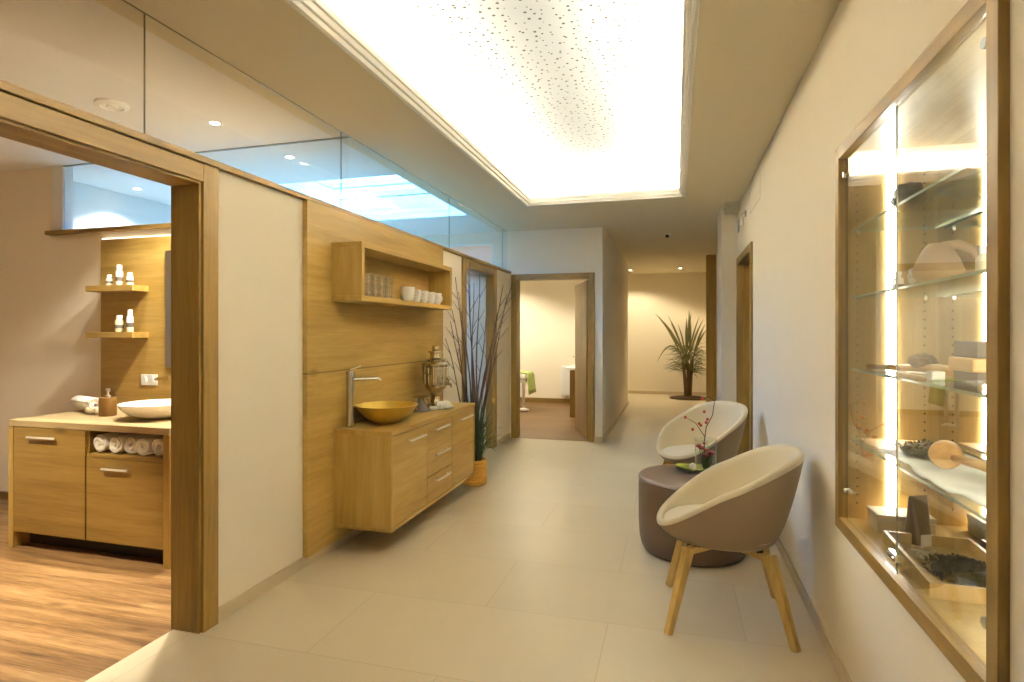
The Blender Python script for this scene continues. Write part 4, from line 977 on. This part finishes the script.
# small things on ceiling/walls
sp_ = thing('sprinkler', 'small dark sprinkler head in the passage ceiling', 'sprinkler', (-.10, 7.94, CZ))
MB().lathe([(.05,0),(.05,-.005),(.03,-.012)], (-.10,7.94,CZ), 20).build('rosette', M['white'], sp_, smooth=True)
MB().lathe([(.022,-.010),(.022,-.03),(.012,-.04),(.03,-.043),(.03,-.046),(0,-.047)], (-.10,7.94,CZ), 16).build('head', M['black'], sp_, smooth=True)
wb = thing('steel_bracket', 'small pair of steel wall brackets high above the right-hand door', 'bracket', (RX, 5.95, 2.42))
for y_ in (5.72, 6.12):
    mb = MB().cyl((RX-.012, y_, 2.45), .03, .012, 16, 'X').tube([(RX-.01,y_,2.45),(RX-.03,y_,2.45),(RX-.038,y_,2.43),(RX-.038,y_,2.40)], .008, 8).lathe([(.014,0),(.018,-.04),(.014,-.07),(0,-.07)], (RX-.038,y_,2.41), 14)
    mb.build('arm', M['steel'], wb, smooth=True)

# ------------------------------------------------------------------ lights
def downlight(x_, y_, label, power, size=2.2, **kw):
    return spot(x_, y_, label, power, size, **kw)
downlight(-2.2, 8.9, 'added unseen ceiling spot in the room behind the far door nearest the door', 46, 2.5)  # added lamp, out of view, that lights the far room
downlight(-3.4, 9.9, 'added unseen ceiling spot above the massage bed', 55, 2.5)  # second unseen lamp added to light the far room
downlight(-.9, 12.3, 'ceiling spot in the cross passage left of the palm', 30, 2.5, col=(1,.86,.60))
downlight(.1, 12.2, 'added unseen ceiling spot in front of the palm', 12, 2.0, col=(1,.86,.60))  # unseen lamp added for more light at the passage end
# daylight
wd = bpy.data.worlds.new('World'); SC.world = wd; wd.use_nodes = True
bg = wd.node_tree.nodes['Background']; bg.inputs['Color'].default_value = (.10,.38,1.0,1); bg.inputs['Strength'].default_value = 9
pl = bpy.data.lights.new('skylight_portal', 'AREA'); pl.shape = 'RECTANGLE'; pl.size = sx1-sx0; pl.size_y = sy1-sy0; pl.cycles.is_portal = True
po = bpy.data.objects.new('skylight_portal', pl); COL.objects.link(po); po.location = ((sx0+sx1)/2, (sy0+sy1)/2, 3.06)
# roof shell keeps the sky out everywhere but the skylight
mb = MB(); z0, z1 = 3.08, 3.14
struct('roof', MB().box(-5.9, sx0-.04, -2.4, 13.5, z0, z1).box(sx1+.02, 1.5, -2.4, 13.5, z0, z1).box(sx0-.04, sx1+.02, -2.4, sy0-.04, z0, z1).box(sx0-.04, sx1+.02, sy1+.04, 13.5, z0, z1).box(-6.0,-5.9,-2.4,13.5,-.1,z1).box(1.4,1.5,-2.4,13.5,-.1,z1).box(-5.9,1.4,-2.5,-2.4,-.1,z1).box(-5.9,1.4,13.4,13.5,-.1,z1).box(-5.9,1.4,-2.4,13.4,-.2,-.11), M['ceil'], 'outer shell of the building above the ceilings', 'roof')

# ------------------------------------------------------------------ camera and view
F = 580.; th = math.atan(163/F)
cam = bpy.data.cameras.new('camera'); co = bpy.data.objects.new('camera', cam); COL.objects.link(co)
cam.sensor_width = 36; cam.lens = F/1024*36; cam.shift_y = -8/1024; cam.clip_start = .02
co.location = (0,0,1.35); co.rotation_euler = (PI/2, 0, th)
SC.camera = co
SC.view_settings.view_transform = 'Standard'; SC.view_settings.look = 'None'; SC.view_settings.gamma = 1; SC.view_settings.use_curve_mapping = False
SC.view_settings.exposure = 2.0
cy = SC.cycles; cy.max_bounces = 10; cy.diffuse_bounces = 5; cy.glossy_bounces = 5; cy.transparent_max_bounces = 24; cy.caustics_reflective = False; cy.caustics_refractive = False
cy.use_denoising = True; cy.sample_clamp_indirect = 6
